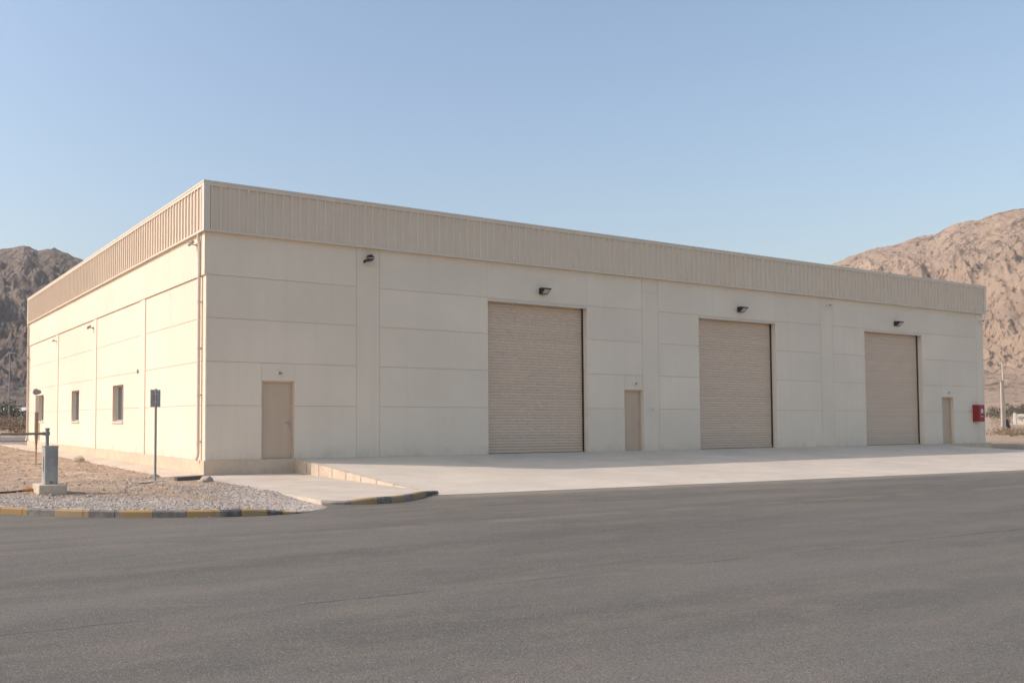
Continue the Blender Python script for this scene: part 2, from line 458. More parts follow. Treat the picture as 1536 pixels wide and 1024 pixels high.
# corner strip + pilasters (slightly proud) and the proud top course
lsolid(.016, .262, FL, ROWS[4], L=0, Rr=1, B=0, T=1)
for (a, b) in PIL:
    lsolid(a, b, FL, ROWS[4], L=.3, Rr=.3, B=0, T=1, n=.028)
cuts = [.016, 3.1, 5.66, 6.21, 9.1, 12.25, 12.8, 15.94, 19.57, 20.2, LY - .016]
for a, b in zip(cuts[:-1], cuts[1:]):
    lsolid(a, b, ROWS[4], ZB, L=.2 if a > 1 else 0, Rr=.2 if b < 27 else 0, B=0, T=0, n=.045)
left.build('wall', [M['wall'], M['sealant']], wh, LEFT)

# --- rear and right walls
ob = MB(); ob.box(LX - .26, LX, .262, LY, FL, ZB); ob.box(.262, LX - .27, LY - .262, LY - .002, FL, ZB)
ob.build('wall', M['wall'], wh)
pl = MB()
pl.box(-.05, LX + .35, -.05, .45, -.15, FL); pl.box(-.05, .45, .452, LY + .05, -.15, FL - .002)
pl.box(LX - .45, LX + .05, .452, LY + .05, -.15, FL - .002)
pl.build('plinth', M['plinth'], wh)
fl = MB(); fl.box(.46, LX - .46, .46, LY - .06, -.1, FL - .02); fl.build('floor', M['conc'], wh)
rf = MB(); rf.box(.02, LX - .02, .02, LY - .02, 7.40, 7.55); rf.build('roof', M['trim'], wh)

# --- parapet cladding
def fascia(L0, L1, fn, offs=.14):
    mb = MB(); pitch = .268; s = L0 + .19; prof = [(L0 + .17, .085)]
    while s < L1 - .25:
        prof += [(s, .085), (s + .014, .128), (s + .060, .128), (s + .074, .085)]
        s += pitch
    prof.append((L1 - .17, .085))
    v = []; f = []
    for (a, n) in prof: v += [(a, n, ZB + .05), (a, n, ZT - .13)]
    for i in range(len(prof) - 1): f.append((2 * i, 2 * i + 2, 2 * i + 3, 2 * i + 1))
    mb.add(v, f)
    o = mb.build('cladding', M['clad'], wh, fn, recalc=False)
    # orient outward
    me = o.data; c = fn((0, 1, 0)); c = Vector(c)
    if me.polygons[0].normal.dot(c) < 0: me.flip_normals()
    return o
fascia(-.12, LX + .12, FRONT); fascia(-.12, LY + .12, LEFT)
BK = lambda p: (p[0], LY + p[1], p[2])
RT = lambda p: (LX + p[1], p[0], p[2])
fascia(-.12, LX + .12, BK); fascia(-.12, LY + .12, RT)
def ring(mb, o, i, z0, z1):
    """rectangular ring round the building, o outward, i inward from the wall line"""
    X0, X1, Y0, Y1 = -o, LX + o, -o, LY + o; x0, x1, y0, y1 = i, LX - i, i, LY - i
    v = []
    for z in (z0, z1):
        v += [(X0, Y0, z), (X1, Y0, z), (X1, Y1, z), (X0, Y1, z), (x0, y0, z), (x1, y0, z), (x1, y1, z), (x0, y1, z)]
    f = []
    for k in range(4):
        k2 = (k + 1) % 4
        f += [(k, k2, 8 + k2, 8 + k), (4 + k, 12 + k, 12 + k2, 4 + k2), (k, 4 + k, 4 + k2, k2), (8 + k, 8 + k2, 12 + k2, 12 + k)]
    mb.add(v, f)
cp = MB(); ring(cp, .14, .16, ZT - .05, ZT); ring(cp, .128, -.06, ZT - .13, ZT - .05)
cp.build('coping', M['trim'], wh)
bt = MB(); ring(bt, .135, .002, ZB, ZB + .022); ring(bt, .125, .10, ZB + .022, ZB + .055)
bt.build('drip_trim', M['trim'], wh)
for (x, y) in ((0, 0), (LX, 0), (0, LY), (LX, LY)):
    sx = -1 if x == 0 else 1; sy = -1 if y == 0 else 1
    xo, yo = x + sx * .122, y + sy * .122
    ct = MB(); ct.box(min(xo, xo - sx * .18), max(xo, xo - sx * .18), min(yo, yo - sy * .18), max(yo, yo - sy * .18), ZB + .056, ZT - .131); ct.build('corner_trim', M['trim'], wh)
bk = MB(); ring(bk, .06, .02, ZB + .056, ZT - .131); bk.build('parapet_backing', M['clad'], wh)

# --- roller shutters
def make_shutter(a, b):
    mb = MB(); n0 = -.235; z = FL + .10; prof = []
    P = .0945
    while z + P < SH_T + .04:
        prof += [(n0 - .010, z), (n0 - .010, z + .012), (n0 + .008, z + .020), (n0 + .016, z + .040), (n0 + .016, z + .058), (n0 + .008, z + .078), (n0 - .010, z + .086)]
        z += P
    prof.append((n0 - .010, z))
    xs = np.linspace(a + .03, b - .03, 9); v = []; f = []
    for (n, zz) in prof:
        for x in xs: v.append((x, n + .0015 * math.sin(3.1 * x), zz))
    m = len(xs)
    for i in range(len(prof) - 1):
        for k in range(m - 1): f.append((i * m + k, i * m + k + 1, (i + 1) * m + k + 1, (i + 1) * m + k))
    mb.add(v, f)
    sh = mb.build('roller_shutter', M['shutter'], wh, FRONT, recalc=False)
    if sh.data.polygons[0].normal.y > 0: sh.data.flip_normals()
    bb = MB(); bb.bbox(a + .055, b - .055, n0 - .02, n0 + .028, FL + .015, FL + .10, .006)
    bb.bbox((a + b) / 2 - .12, (a + b) / 2 + .04, n0 + .0285, n0 + .05, FL + .045, FL + .075, .004)
    bb.build('bottom_bar', M['shutter'], sh, FRONT)
    sk = MB(); sk.box(a + .055, b - .055, n0 - .01, n0 + .014, FL - .004, FL + .0148); sk.build('rubber_seal', M['dark'], sh, FRONT)
    for e, sg in ((a, 1), (b, -1)):
        g = MB(); x0, x1 = sorted((e + sg * .001, e + sg * .05))
        g.box(x0, x1, n0 - .018, n0 + .045, FL + .001, SH_T + .02)
        g.build('guide_rail', M['black'], sh, FRONT)
    ln = MB(); ln.bbox(a + .002, b - .002, -.245, -.012, SH_T + .03, 5.549, .004)
    ln.bbox(a + .002, b - .002, -.03, .012, SH_T, SH_T + .05, .004)
    ln.build('lintel', M['trim'], sh, FRONT)
    hd = MB(); hd.box(a + .052, b - .052, -.26, -.245, SH_T - .09, 5.55); hd.build('shutter_hood', M['shutter'], sh, FRONT)
for a, b in SHUT: make_shutter(a, b)

# --- personnel doors
for (a, b, zt, rc) in DOORS:
    lf = MB(); lf.bbox(a + .052, b - .052, -rc - .05, -rc, FL + .012, zt - .058, .004)
    d = lf.build('door', M['door'], wh, FRONT)
    fr = MB()
    for (p, q) in ((a + .001, a + .05), (b - .05, b - .001)): fr.bbox(p, q, -rc - .06, -rc + .045, FL + .001, zt - .001, .004)
    fr.bbox(a + .051, b - .051, -rc - .06, -rc + .045, zt - .055, zt - .002, .004)
    fr.build('frame', M['doorframe'], d, FRONT)
    th = MB(); th.box(a + .051, b - .051, -rc - .06, -rc + .02, FL + .001, FL + .011); th.build('threshold', M['steel'], d, FRONT)
    h = MB(); hx = b - .125; hz = FL + 1.02
    h.bbox(hx - .022, hx + .022, -rc, -rc + .008, hz - .13, hz + .06, .003)
    h.tube([(hx, -rc, hz), (hx, -rc + .055, hz)], .011, 10)
    h.tube([(hx + .004, -rc + .055, hz), (hx - .07, -rc + .055, hz), (hx - .125, -rc + .05, hz)], .010, 10)
    h.tube([(hx, -rc, hz - .085), (hx, -rc + .018, hz - .085)], .013, 10)
    h.build('handle', M['steel'], d, FRONT)
    for z in (FL + .25, FL + 1.05, FL + 1.85):
        hg = MB(); hg.tube([(a + .056, -rc + .006, z - .045), (a + .056, -rc + .006, z + .045)], .009, 8); hg.build('hinge', M['steel'], d, FRONT)

# --- windows
for (a, b) in WIN:
    rc = .15
    fr = MB()
    for (p, q, r, s) in ((a + .001, a + .055, WZ0 + .045, WZ1 - .001), (b - .055, b - .001, WZ0 + .045, WZ1 - .001)):
        fr.bbox(p, q, -rc - .06, -rc, r, s, .004)
    fr.bbox(a + .056, b - .056, -rc - .06, -rc, WZ1 - .055, WZ1 - .002, .004); fr.bbox(a + .056, b - .056, -rc - .06, -rc, WZ0 + .045, WZ0 + .10, .004)
    mid = (a + b) / 2
    fr.bbox(mid - .03, mid + .03, -rc - .055, -rc - .005, WZ0 + .101, WZ1 - .056, .004)
    fr.bbox(a + .057, a + .10, -rc - .05, -rc - .015, WZ0 + .101, WZ1 - .056, .004); fr.bbox(b - .10, b - .057, -rc - .05, -rc - .015, WZ0 + .101, WZ1 - .056, .004)
    w = fr.build('window', M['alu'], wh, LEFT)
    for (p, q, dn) in ((a + .06, mid, .03), (mid, b - .06, .042)):
        g = MB(); g.box(p, q, -rc - dn - .006, -rc - dn, WZ0 + .09, WZ1 - .05); g.build('pane', M['glassdark'], w, LEFT)
    sl = MB(); sl.bbox(a - .03, b + .03, -rc - .05, .05, WZ0 - .02, WZ0 + .042, .006)
    sl.build('sill', M['wall'], w, LEFT)

# --- downpipes
def downpipe(s, z0, z1, r=.05, n=.09):
    mb = MB()
    mb.tube([(s, n + .06, z0), (s, n + .01, z0 + .12), (s, n, z0 + .2), (s, n, z1 - .3), (s, n + .03, z1 - .12), (s, n + .03, z1)], r, 14)
    dp = mb.build('downpipe', M['pipe'], wh, LEFT, smooth=False)
    for z in np.linspace(z0 + .5, z1 - .6, 5):
        br = MB(); br.tube([(s, n, z - .02), (s, n, z + .02)], r + .012, 14); br.box(s - .02, s + .02, .001, n - .04, z - .02, z + .02)
        br.build('bracket', M['pipe'], dp, LEFT)
downpipe(.33, .50, 6.70, .045, .085); downpipe(27.12, .50, 6.70, .05, .09)
mb = MB(); mb.tube([(24.02, .06, .56), (24.02, .035, .62), (24.02, .035, 1.44)], .028, 10); mb.build('drain_pipe', M['pipe'], wh, LEFT)
mb = MB(); mb.bbox(.62, .69, .001, .035, 5.7, 5.95, .004); mb.tube([(.655, .02, 5.95), (.655, .02, 6.7)], .012, 8)
# ================================================================== FIXTURES ON THE WALLS
def floodlight(s, z):
    root = empty('floodlight', (s, 0, z))
    hb = MB()   # housing: wedge, deeper on top, glass slanting back to the wall
    w = .20
    prof = [(.03, .13), (.10, .155), (.36, .125), (.385, .085), (.16, -.13), (.03, -.13)]
    v = [(-w, n, zz) for n, zz in prof] + [(w, n, zz) for n, zz in prof]; m = len(prof)
    hb.add(v, [tuple(range(m)), tuple(range(2 * m - 1, m - 1, -1))] + [(k, (k + 1) % m, m + (k + 1) % m, m + k) for k in range(m)])
    hb.bbox(-.225, .225, .33, .40, .078, .112, .006)
    hb.build('housing', M['black'], root, FRONT)
    ln = MB()
    a = Vector((0, .36, .062)); b = Vector((0, .185, -.105)); nrm = Vector((0, .167 + .03, -.175)).normalized() * .006
    v = [(-.15, a.y, a.z), (.15, a.y, a.z), (.15, b.y, b.z), (-.15, b.y, b.z)]
    v += [(p[0], p[1] + nrm.y * 2, p[2] + nrm.z * 2) for p in v]
    ln.add(v, [(4, 5, 6, 7), (0, 1, 5, 4), (1, 2, 6, 5), (2, 3, 7, 6), (3, 0, 4, 7), (0, 3, 2, 1)])
    ln.build('lens', M['lens'], root, FRONT)
    bx = MB(); bx.bbox(-.11, .11, .001, .029, -.11, .11, .004); bx.build('mounting_plate', M['black'], root, FRONT)
    return root
f0 = floodlight(11.86, 5.90); f0.scale = (.74,) * 3
tag(f0, 'black wedge floodlight above the biggest, nearest roller shutter', 'floodlight', 'floodlights above the roller shutters')
for s, z, lab in ((21.86, 5.88, 'black wedge floodlight above the middle roller shutter'), (32.38, 5.88, 'black wedge floodlight above the farthest roller shutter, beside the door near the red box')):
    c = copy_tree(f0); c.location = (s, 0, z); c['label'] = lab

def bulkhead(s, z):
    root = empty('door_lamp', (s, 0, z))
    b = MB(); b.tube([(0, .001, 0), (0, .05, 0), (0, .07, 0)], [.085, .085, .070], 18); b.build('lamp_body', M['white'], root, FRONT)
    g = MB(); g.sphere((0, .071, 0), .055, 14, 8, (1, .55, .75)); g.build('lamp_lens', M['greypaint'], root, FRONT, smooth=True)
    return root
bl = bulkhead(2.18, 2.91)
tag(bl, 'small white round lamp above the door nearest the sunlit corner', 'wall lamp', 'lamps above the personnel doors')
for s, z, lab in ((16.13, 2.90, 'small white lamp above the door between the first two roller shutters'), (36.47, 2.88, 'small white lamp above the door beside the red fire cabinet')):
    c = copy_tree(bl); c.location = (s, 0, z); c['label'] = lab

# dark dome camera with a small bullet camera below it, first pilaster
dc = empty('dome_camera', (5.12, 0, 6.42), 0, 'black dome security camera high on the first pilaster', 'camera'); dc.scale = (.85,) * 3
b = MB(); b.tube([(0, .001, .03), (0, .16, .03)], [.10, .10], 16); b.tube([(0, .12, .075), (0, .12, .02), (0, .12, 0)], [.10, .155, .155], 18)
b.build('housing', M['black'], dc, FRONT)
b = MB(); b.sphere((0, .12, -.01), .12, 16, 10, (1, 1, .9)); b.build('dome', M['glassdark'], dc, FRONT, smooth=True)
b = MB(); b.tube([(0, .12, .0), (0, .12, -.02)], .158, 18); b.build('dome_ring', M['lens'], dc, FRONT)

def bullet(name, loc, rz, m, label, cat, group=None, sc=1.0):
    """camera on an arm; local -Y is outward from the wall"""
    root = empty(name, loc, rz, label, cat, group); root.scale = (sc,) * 3
    b = MB(); b.tube([(0, .001, 0), (0, .03, 0)], .05, 14); b.tube([(0, .03, 0), (0, .12, .0), (.02, .16, .03)], .018, 10); b.build('bracket', m, root, FRONT)
    b = MB(); b.tube([(-.10, .20, -.005), (.12, .155, .055)], .045, 14); b.bbox(-.11, .08, .13, .235, .035, .055, .006); b.build('camera_body', m, root, FRONT)
    b = MB(); b.tube([(-.104, .2008, -.006), (-.10, .20, -.005)], .036, 14); b.build('camera_lens', M['black'] if m == M['black'] else M['greypaint'], root, FRONT)
    return root
bullet('bullet_camera', (4.96, 0, 6.31), 0, M['black'], 'small black camera just below left of the black dome camera', 'camera', None, .7)
bullet('bullet_camera', (27.42, 0, 6.40), 0, M['white'], 'small white bullet camera high on the pilaster between the second and third shutters', 'camera', 'white bullet cameras', 1.1)
bullet('bullet_camera', (39.42, 0, 6.37), 0, M['white'], 'small white bullet camera on the last pilaster, high above the red cabinet', 'camera', 'white bullet cameras', 1.1)
LZ = -math.pi / 2
bullet('bullet_camera', (-.05, .62, 6.45), LZ, M['steel'], 'grey camera on the sunlit wall under the parapet at the near corner', 'camera', 'grey cameras on the sunlit wall', 1.0)
bullet('bullet_camera', (-.03, 12.75, 5.22), LZ, M['greypaint'], 'bigger dark grey camera high on the sunlit wall above the middle window', 'camera', 'grey cameras on the sunlit wall', 1.0)
bullet('bullet_camera', (-.03, 20.0, 5.25), LZ, M['greypaint'], 'small dark grey camera high on the sunlit wall between the two far windows', 'camera', 'grey cameras on the sunlit wall', .75)
bullet('bullet_camera', (-.03, 27.05, 4.9), LZ, M['greypaint'], 'tiny dark camera on the farthest edge of the sunlit wall', 'camera', 'grey cameras on the sunlit wall', .7)
jb = MB(); jb.bbox(-.08, .08, .001, .08, -.10, .10, .01); jb.tube([(0, .04, -.1), (0, .04, -.16)], .02, 8)
j = jb.build('junction_box', M['cabinet'], None, LEFT); j.scale = (.55,) * 3; j.location = (0, 6.5, 3.22); tag(j, 'small grey junction box on the sunlit wall above the nearest window', 'junction box')
ab = empty('alarm_bell', (16.99, 0, 2.04), 0, 'small round white bell on the pilaster right of the second door', 'bell')
b = MB(); b.tube([(0, .001, 0), (0, .02, 0), (0, .05, 0), (0, .06, 0)], [.075, .085, .07, .03], 18); b.build('gong', M['white'], ab, FRONT)
b = MB(); b.tube([(0, .061, 0), (0, .068, 0)], .02, 10); b.build('button', M['steel'], ab, FRONT)

# red fire hose cabinet
rc = empty('fire_cabinet', (38.84, 0, 1.52), 0, 'red fire hose cabinet with white emblem beside the last pilaster', 'fire cabinet')
b = MB(); b.bbox(-.26, .26, .001, .27, 0, .80, .01); b.build('box', M['red'], rc, FRONT)
b = MB(); b.bbox(-.245, .245, .271, .288, .015, .785, .006); dr = b.build('door', M['red'], rc, FRONT)
b = MB()
# hose reel loop with trailing end and short wavy strokes below
pts = [(.0 + .075 * math.cos(t), .291, .50 + .10 * math.sin(t)) for t in np.linspace(-1.2, 4.2, 16)]
b.tube(pts, .022, 6)
b.tube([(-.04, .291, .50), (-.03, .291, .58), (-.01, .291, .42)], .03, 6)
b.build('emblem', M['emblem'], dr, FRONT)
b = MB()
for k in range(5): b.box(-.10 + k * .045, -.075 + k * .045, .2885, .291, .22 + .02 * (k % 2), .27)
b.build('lettering', M['emblem'], dr, FRONT)
b = MB(); b.bbox(.19, .215, .2885, .315, .36, .46, .004); b.build('handle', M['steel'], dr, FRONT)

# ================================================================== GROUND
KERB = [(-60, 9.5), (-30, 7.0), (-14.0, 2.2), (-9.6, -2.6), (-7.6, -5.2), (-6.13, -6.85), (-4.8, -8.22), (-3.28, -9.08), (-2.25, -9.30), (-1.62, -9.22), (-.9, -8.85), (-.45, -8.25)]
def seg_sd(px, py, poly):
    """signed distance to a polyline (positive on its left side), and the distance"""
    best = np.full(px.shape, 1e9); sgn = np.ones(px.shape)
    for (ax, ay), (bx, by) in zip(poly[:-1], poly[1:]):
        dx, dy = bx - ax, by - ay; L2 = dx * dx + dy * dy
        t = np.clip(((px - ax) * dx + (py - ay) * dy) / L2, 0, 1)
        d = np.hypot(px - ax - t * dx, py - ay - t * dy)
        cr = dx * (py - ay) - dy * (px - ax)
        m = d < best - 1e-9
        best = np.where(m, d, best); sgn = np.where(m, np.sign(cr), sgn)
    return best * sgn
LINE = KERB + [(.0, -7.6), (60, -7.6)]
def vnoise(x, y, s, seed=0, oct=4, gain=.5):
    """cheap value noise on arrays"""
    out = np.zeros(x.shape); amp = 1.0; tot = 0
    for o in range(oct):
        xx = x / s + 17.3 * (seed + o) + 1000; yy = y / s + 9.1 * (seed - o) + 1000
        xi = np.floor(xx).astype(np.int64); yi = np.floor(yy).astype(np.int64); fx = xx - xi; fy = yy - yi
        fx = fx * fx * fx * (fx * (fx * 6 - 15) + 10); fy = fy * fy * fy * (fy * (fy * 6 - 15) + 10)
        def h(i, j):
            n = (i * 374761393 + j * 668265263 + (seed + o) * 974634777) & 0xffffffff
            n = ((n ^ (n >> 13)) * 1274126177) & 0xffffffff
            return ((n ^ (n >> 16)) & 0xffff) / 65535.0
        v = (h(xi, yi) * (1 - fx) + h(xi + 1, yi) * fx) * (1 - fy) + (h(xi, yi + 1) * (1 - fx) + h(xi + 1, yi + 1) * fx) * fy
        out += amp * v; tot += amp; amp *= gain; s = s / 2
    return out / tot
def smooth(a, b, x):
    t = np.clip((x - a) / (b - a), 0, 1); return t * t * (3 - 2 * t)
def path_z(y): return .10 + .12 * np.clip(y / 27.0, 0, 1.3)
def ground_h(x, y):
    sd = seg_sd(x, y, LINE)
    lot = smooth(-.02, .10, sd)
    base = .115 + .11 * np.clip(y / 27.0, 0, 1.2) + .14 * smooth(38, 52, x) * smooth(-8, 3, y)
    r = np.hypot(x - 15, y - 8)
    # lumps of the lot; calmer on the gravel verge and by the back road
    lump = (vnoise(x, y, 1.3, 3, 5, .6) - .5) * .16 * smooth(.4, 2.5, sd) + (vnoise(x, y, .25, 8, 3) - .5) * .035 * smooth(0.1, .6, sd)
    nearpath = smooth(-2.6, -1.0, x) * smooth(-9, -1, y) * (x < 45)
    lump = lump * (1 - .75 * nearpath) + .01 - .05 * nearpath * smooth(-1.6, -1.05, x) * (y > -.3) * (y < LY + 4)
    spill = smooth(-2.9, -1.5, x) * (1 - smooth(.2, 2.0, sd)) * (x < 2) * (y < -6)
    base = base * (1 - spill) + .008 * spill
    lump *= 1 - .85 * smooth(-2.4, -1.4, x) * smooth(-6.6, -7.6, y) * (y > -10) * (x < 3)
    lump *= 1 - smooth(29, 34, y) * (1 - smooth(54, 62, y)) * .9
    z = (-.07) * (1 - lot) + (base + lump * (1 - .8 * spill)) * lot
    # keep clear under the concrete pad / building / apron
    under = smooth(-.62, -.48, x) * smooth(-8.9, -8.3, y) * (x < 41.5) * (y < LY + 1) * (y < 6)
    z = np.where(under > 0, z * (1 - under) - .08 * under, z)
    u2 = smooth(-.12, 0.0, x) * (y > 0) * (y < LY) * (x < LX + .1)
    z = z * (1 - u2) - .08 * u2
    rise = np.clip(r - 95, 0, None)
    z += (.026 * rise + .00004 * rise ** 2 * (rise < 400)) * smooth(-40, 60, y + x * .35) * (rise < 5000)
    z += (vnoise(x, y, 26, 5, 4) - .5) * 1.0 * smooth(80, 150, r)
    z += (vnoise(x, y, 3.0, 6, 4) - .5) * .45 * smooth(62, 80, r)
    return z
def axis(lo, hi, step, ends, g=1.13):
    a = list(np.arange(lo, hi + 1e-6, step)); s = step
    while a[-1] < ends[1]: s = min(s * g, 120); a.append(a[-1] + s)
    s = step
    while a[0] > ends[0]: s = min(s * g, 120); a.insert(0, a[0] - s)
    return np.array(a)
def grid_mesh(name, X, Y, Z, material, attr=None, smoothf=True):
    ny, nx = X.shape
    me = bpy.data.meshes.new(name)
    co = np.stack([X, Y, Z], -1).reshape(-1, 3)
    i = np.arange(ny * nx).reshape(ny, nx)
    q = np.stack([i[:-1, :-1], i[:-1, 1:], i[1:, 1:], i[1:, :-1]], -1).reshape(-1, 4)
    me.vertices.add(len(co)); me.vertices.foreach_set('co', co.ravel())
    me.loops.add(q.size); me.loops.foreach_set('vertex_index', q.ravel().astype(np.int32))
    me.polygons.add(len(q)); me.polygons.foreach_set('loop_start', np.arange(0, q.size, 4, dtype=np.int32)); me.polygons.foreach_set('loop_total', np.full(len(q), 4, np.int32))
    me.update(calc_edges=True); me.validate()
    if smoothf: me.polygons.foreach_set('use_smooth', [True] * len(me.polygons))
    for k, v in (attr or {}).items():
        a = me.attributes.new(k, 'FLOAT', 'POINT'); a.data.foreach_set('value', v.ravel().astype(np.float32))
    me.materials.append(material)
    o = bpy.data.objects.new(name, me); col.objects.link(o); return o
gx = axis(-8.5, .5, .09, (-1400, 1400)); gy = axis(-9.6, 10, .11, (-1400, 1400), 1.06)
GX, GY = np.meshgrid(gx, gy)
GZ = ground_h(GX, GY)
SD = seg_sd(GX, GY, LINE)
GR = np.clip(1.15 - SD / 2.6, 0, 1) * (SD > 0) * (GX < 2) * (1 - .9 * smooth(-2.2, -1.4, GX) * smooth(-7.0, -7.8, GY)) + .7 * smooth(-2.6, -.7, GX) * smooth(-3.0, -5.5, GY) * (GX < 1)
g = grid_mesh('ground', GX, GY, GZ, M['dirt'], {'gravel': np.clip(GR, 0, 1)})
tag(g, kind='structure')

# road sheet
def sheet(name, pts, z, m):
    me = bpy.data.meshes.new(name); me.from_pydata([(x, y, z) for x, y in pts], [], [tuple(range(len(pts)))]); me.materials.append(m)
    o = bpy.data.objects.new(name, me); col.objects.link(o); return tag(o, kind='structure')
sheet('road', [(-60, -70), (150, -70), (150, -6.9), (2, -6.9), (-.3, -7.6), (-1.0, -8.75), (-1.7, -9.1), (-3.28, -8.98), (-4.75, -8.1), (-6.1, -6.7), (-7.5, -5.0), (-9.5, -2.4), (-14, 2.4), (-30, 7.1), (-60, 9.6)], 0.0, M['road'])
sheet('back_road', [(-200, 36), (180, 36), (180, 50), (-200, 50)], .285, M['sideroad'])

# concrete apron: slopes from the floor to the road, falls away at its right end
APF = lambda x: -7.40 - .053 * (x - 2.5)
def apron_z(x, y):
    f = APF(x); t = np.clip(-y / -f, 0, 1)
    main = (FL - .002) * (1 - t) + .012 * t
    low = .12 * (1 - t) + .012 * t
    s = smooth(34.8, 40.2, x)
    return main * (1 - s) + low * s
ax = np.concatenate([np.linspace(0, 1, 60)]); ay = np.linspace(0, 1, 26)
S, T = np.meshgrid(ax, ay)
APX0 = 2.80 + (2.50 - 2.80) * T
AX = APX0 + (52 - APX0) * S ** 1.0
AY = -.052 + (APF(AX) + .052) * T
AZ = apron_z(AX, AY) + (vnoise(AX, AY, 3, 4, 2) - .5) * .012 * (T < .99)
AX = np.where(AX > 40.2, 40.2 + (AX - 40.2), AX)
mbA = MB()
ny, nx = AX.shape
v = [(AX[j, i], AY[j, i], AZ[j, i]) for j in range(ny) for i in range(nx)]
f = [(j * nx + i, j * nx + i + 1, (j + 1) * nx + i + 1, (j + 1) * nx + i) for j in range(ny - 1) for i in range(nx - 1)]
mbA.add(v, f)
# skirt down the front and the right end
e = [(AX[-1, i], AY[-1, i], AZ[-1, i]) for i in range(nx)]
mbA.add(e + [(x, y, -.06) for x, y, z in e], [(i, i + 1, nx + i + 1, nx + i) for i in range(nx - 1)])
e = [(AX[j, -1], AY[j, -1], AZ[j, -1]) for j in range(ny)]
mbA.add(e + [(x, y, -.06) for x, y, z in e], [(i, i + 1, ny + i + 1, ny + i) for i in range(ny - 1)])
ap = mbA.build('apron', M['conc']); tag(ap, kind='structure')
# edging stones along the apron's left side, tapering down to the road
es = MB(); n = 9
for k in range(n):
    t0, t1 = k / n, (k + 1) / n - .004
    y0, y1 = -.055 + (-7.36 + .055) * t0, -.055 + (-7.36 + .055) * t1
    x0 = 2.80 - .30 * t0; x1 = 2.80 - .30 * t1
    za, zb = float(apron_z(np.array(2.9), np.array(y0))) + .006, float(apron_z(np.array(2.9), np.array(y1))) + .006
    w = .14
    mi = 0 if k < n - 1 else 1
    es.add([(x0 - w, y0, -.05), (x0, y0, -.05), (x1, y1, -.05), (x1 - w, y1, -.05), (x0 - w, y0, za), (x0, y0, za), (x1, y1, zb), (x1 - w, y1, zb)],
           [(0, 3, 2, 1), (4, 5, 6, 7), (0, 1, 5, 4), (1, 2, 6, 5), (2, 3, 7, 6), (3, 0, 4, 7)], mi)
tag(es.build('edging', [M['kerbstone'], M['kyellow']]), kind='structure')

# lower concrete pad in front of the corner and the strip along the left wall
PADF = [(-.58, -8.02), (-.35, -8.22), (.05, -8.36), (.5, -8.38), (.95, -8.28), (1.4, -8.05), (1.8, -7.75), (2.1, -7.50), (2.30, -7.36)]
pad = [(-.06, -.052), (2.655, -.052), (2.36, -7.30)] + [(x - .0, y + .06) for x, y in PADF[::-1]] + [(-.62, -6.2), (-.60, -3.0), (-.5, -1.2), (-.95, -.2)]
me = bpy.data.meshes.new('path')
bm = bmesh.new()
def padz(x, y): return .105 - .03 * max(0, (-y - 5.5) / 2.8)
top = [bm.verts.new((x, y, padz(x, y))) for x, y in pad]; bot = [bm.verts.new((x, y, -.06)) for x, y in pad]
bm.faces.new(top)
for k in range(len(pad)):
    bm.faces.new((top[k], bot[k], bot[(k + 1) % len(pad)], top[(k + 1) % len(pad)]))
bmesh.ops.recalc_face_normals(bm, faces=bm.faces); bmesh.ops.triangulate(bm, faces=[f for f in bm.faces if len(f.verts) > 4])
bm.to_mesh(me); bm.free(); me.materials.append(M['path'])
o = bpy.data.objects.new('path', me); col.objects.link(o); tag(o, kind='structure')
sp = MB()
ys = np.linspace(-.15, LY + 3, 22)
for a, b in zip(ys[:-1], ys[1:]):
    za, zb = float(path_z(max(a, 0))), float(path_z(b)); b -= .012
    sp.add([(-.98, a, -.05), (-.055, a, -.05), (-.055, b, -.05), (-.98, b, -.05), (-.98, a, za + .012), (-.055, a, za + .02), (-.055, b, zb + .02), (-.98, b, zb + .012)],
           [(0, 3, 2, 1), (4, 5, 6, 7), (0, 1, 5, 4), (1, 2, 6, 5), (2, 3, 7, 6), (3, 0, 4, 7)])
tag(sp.build('walkway', M['path']), kind='structure')

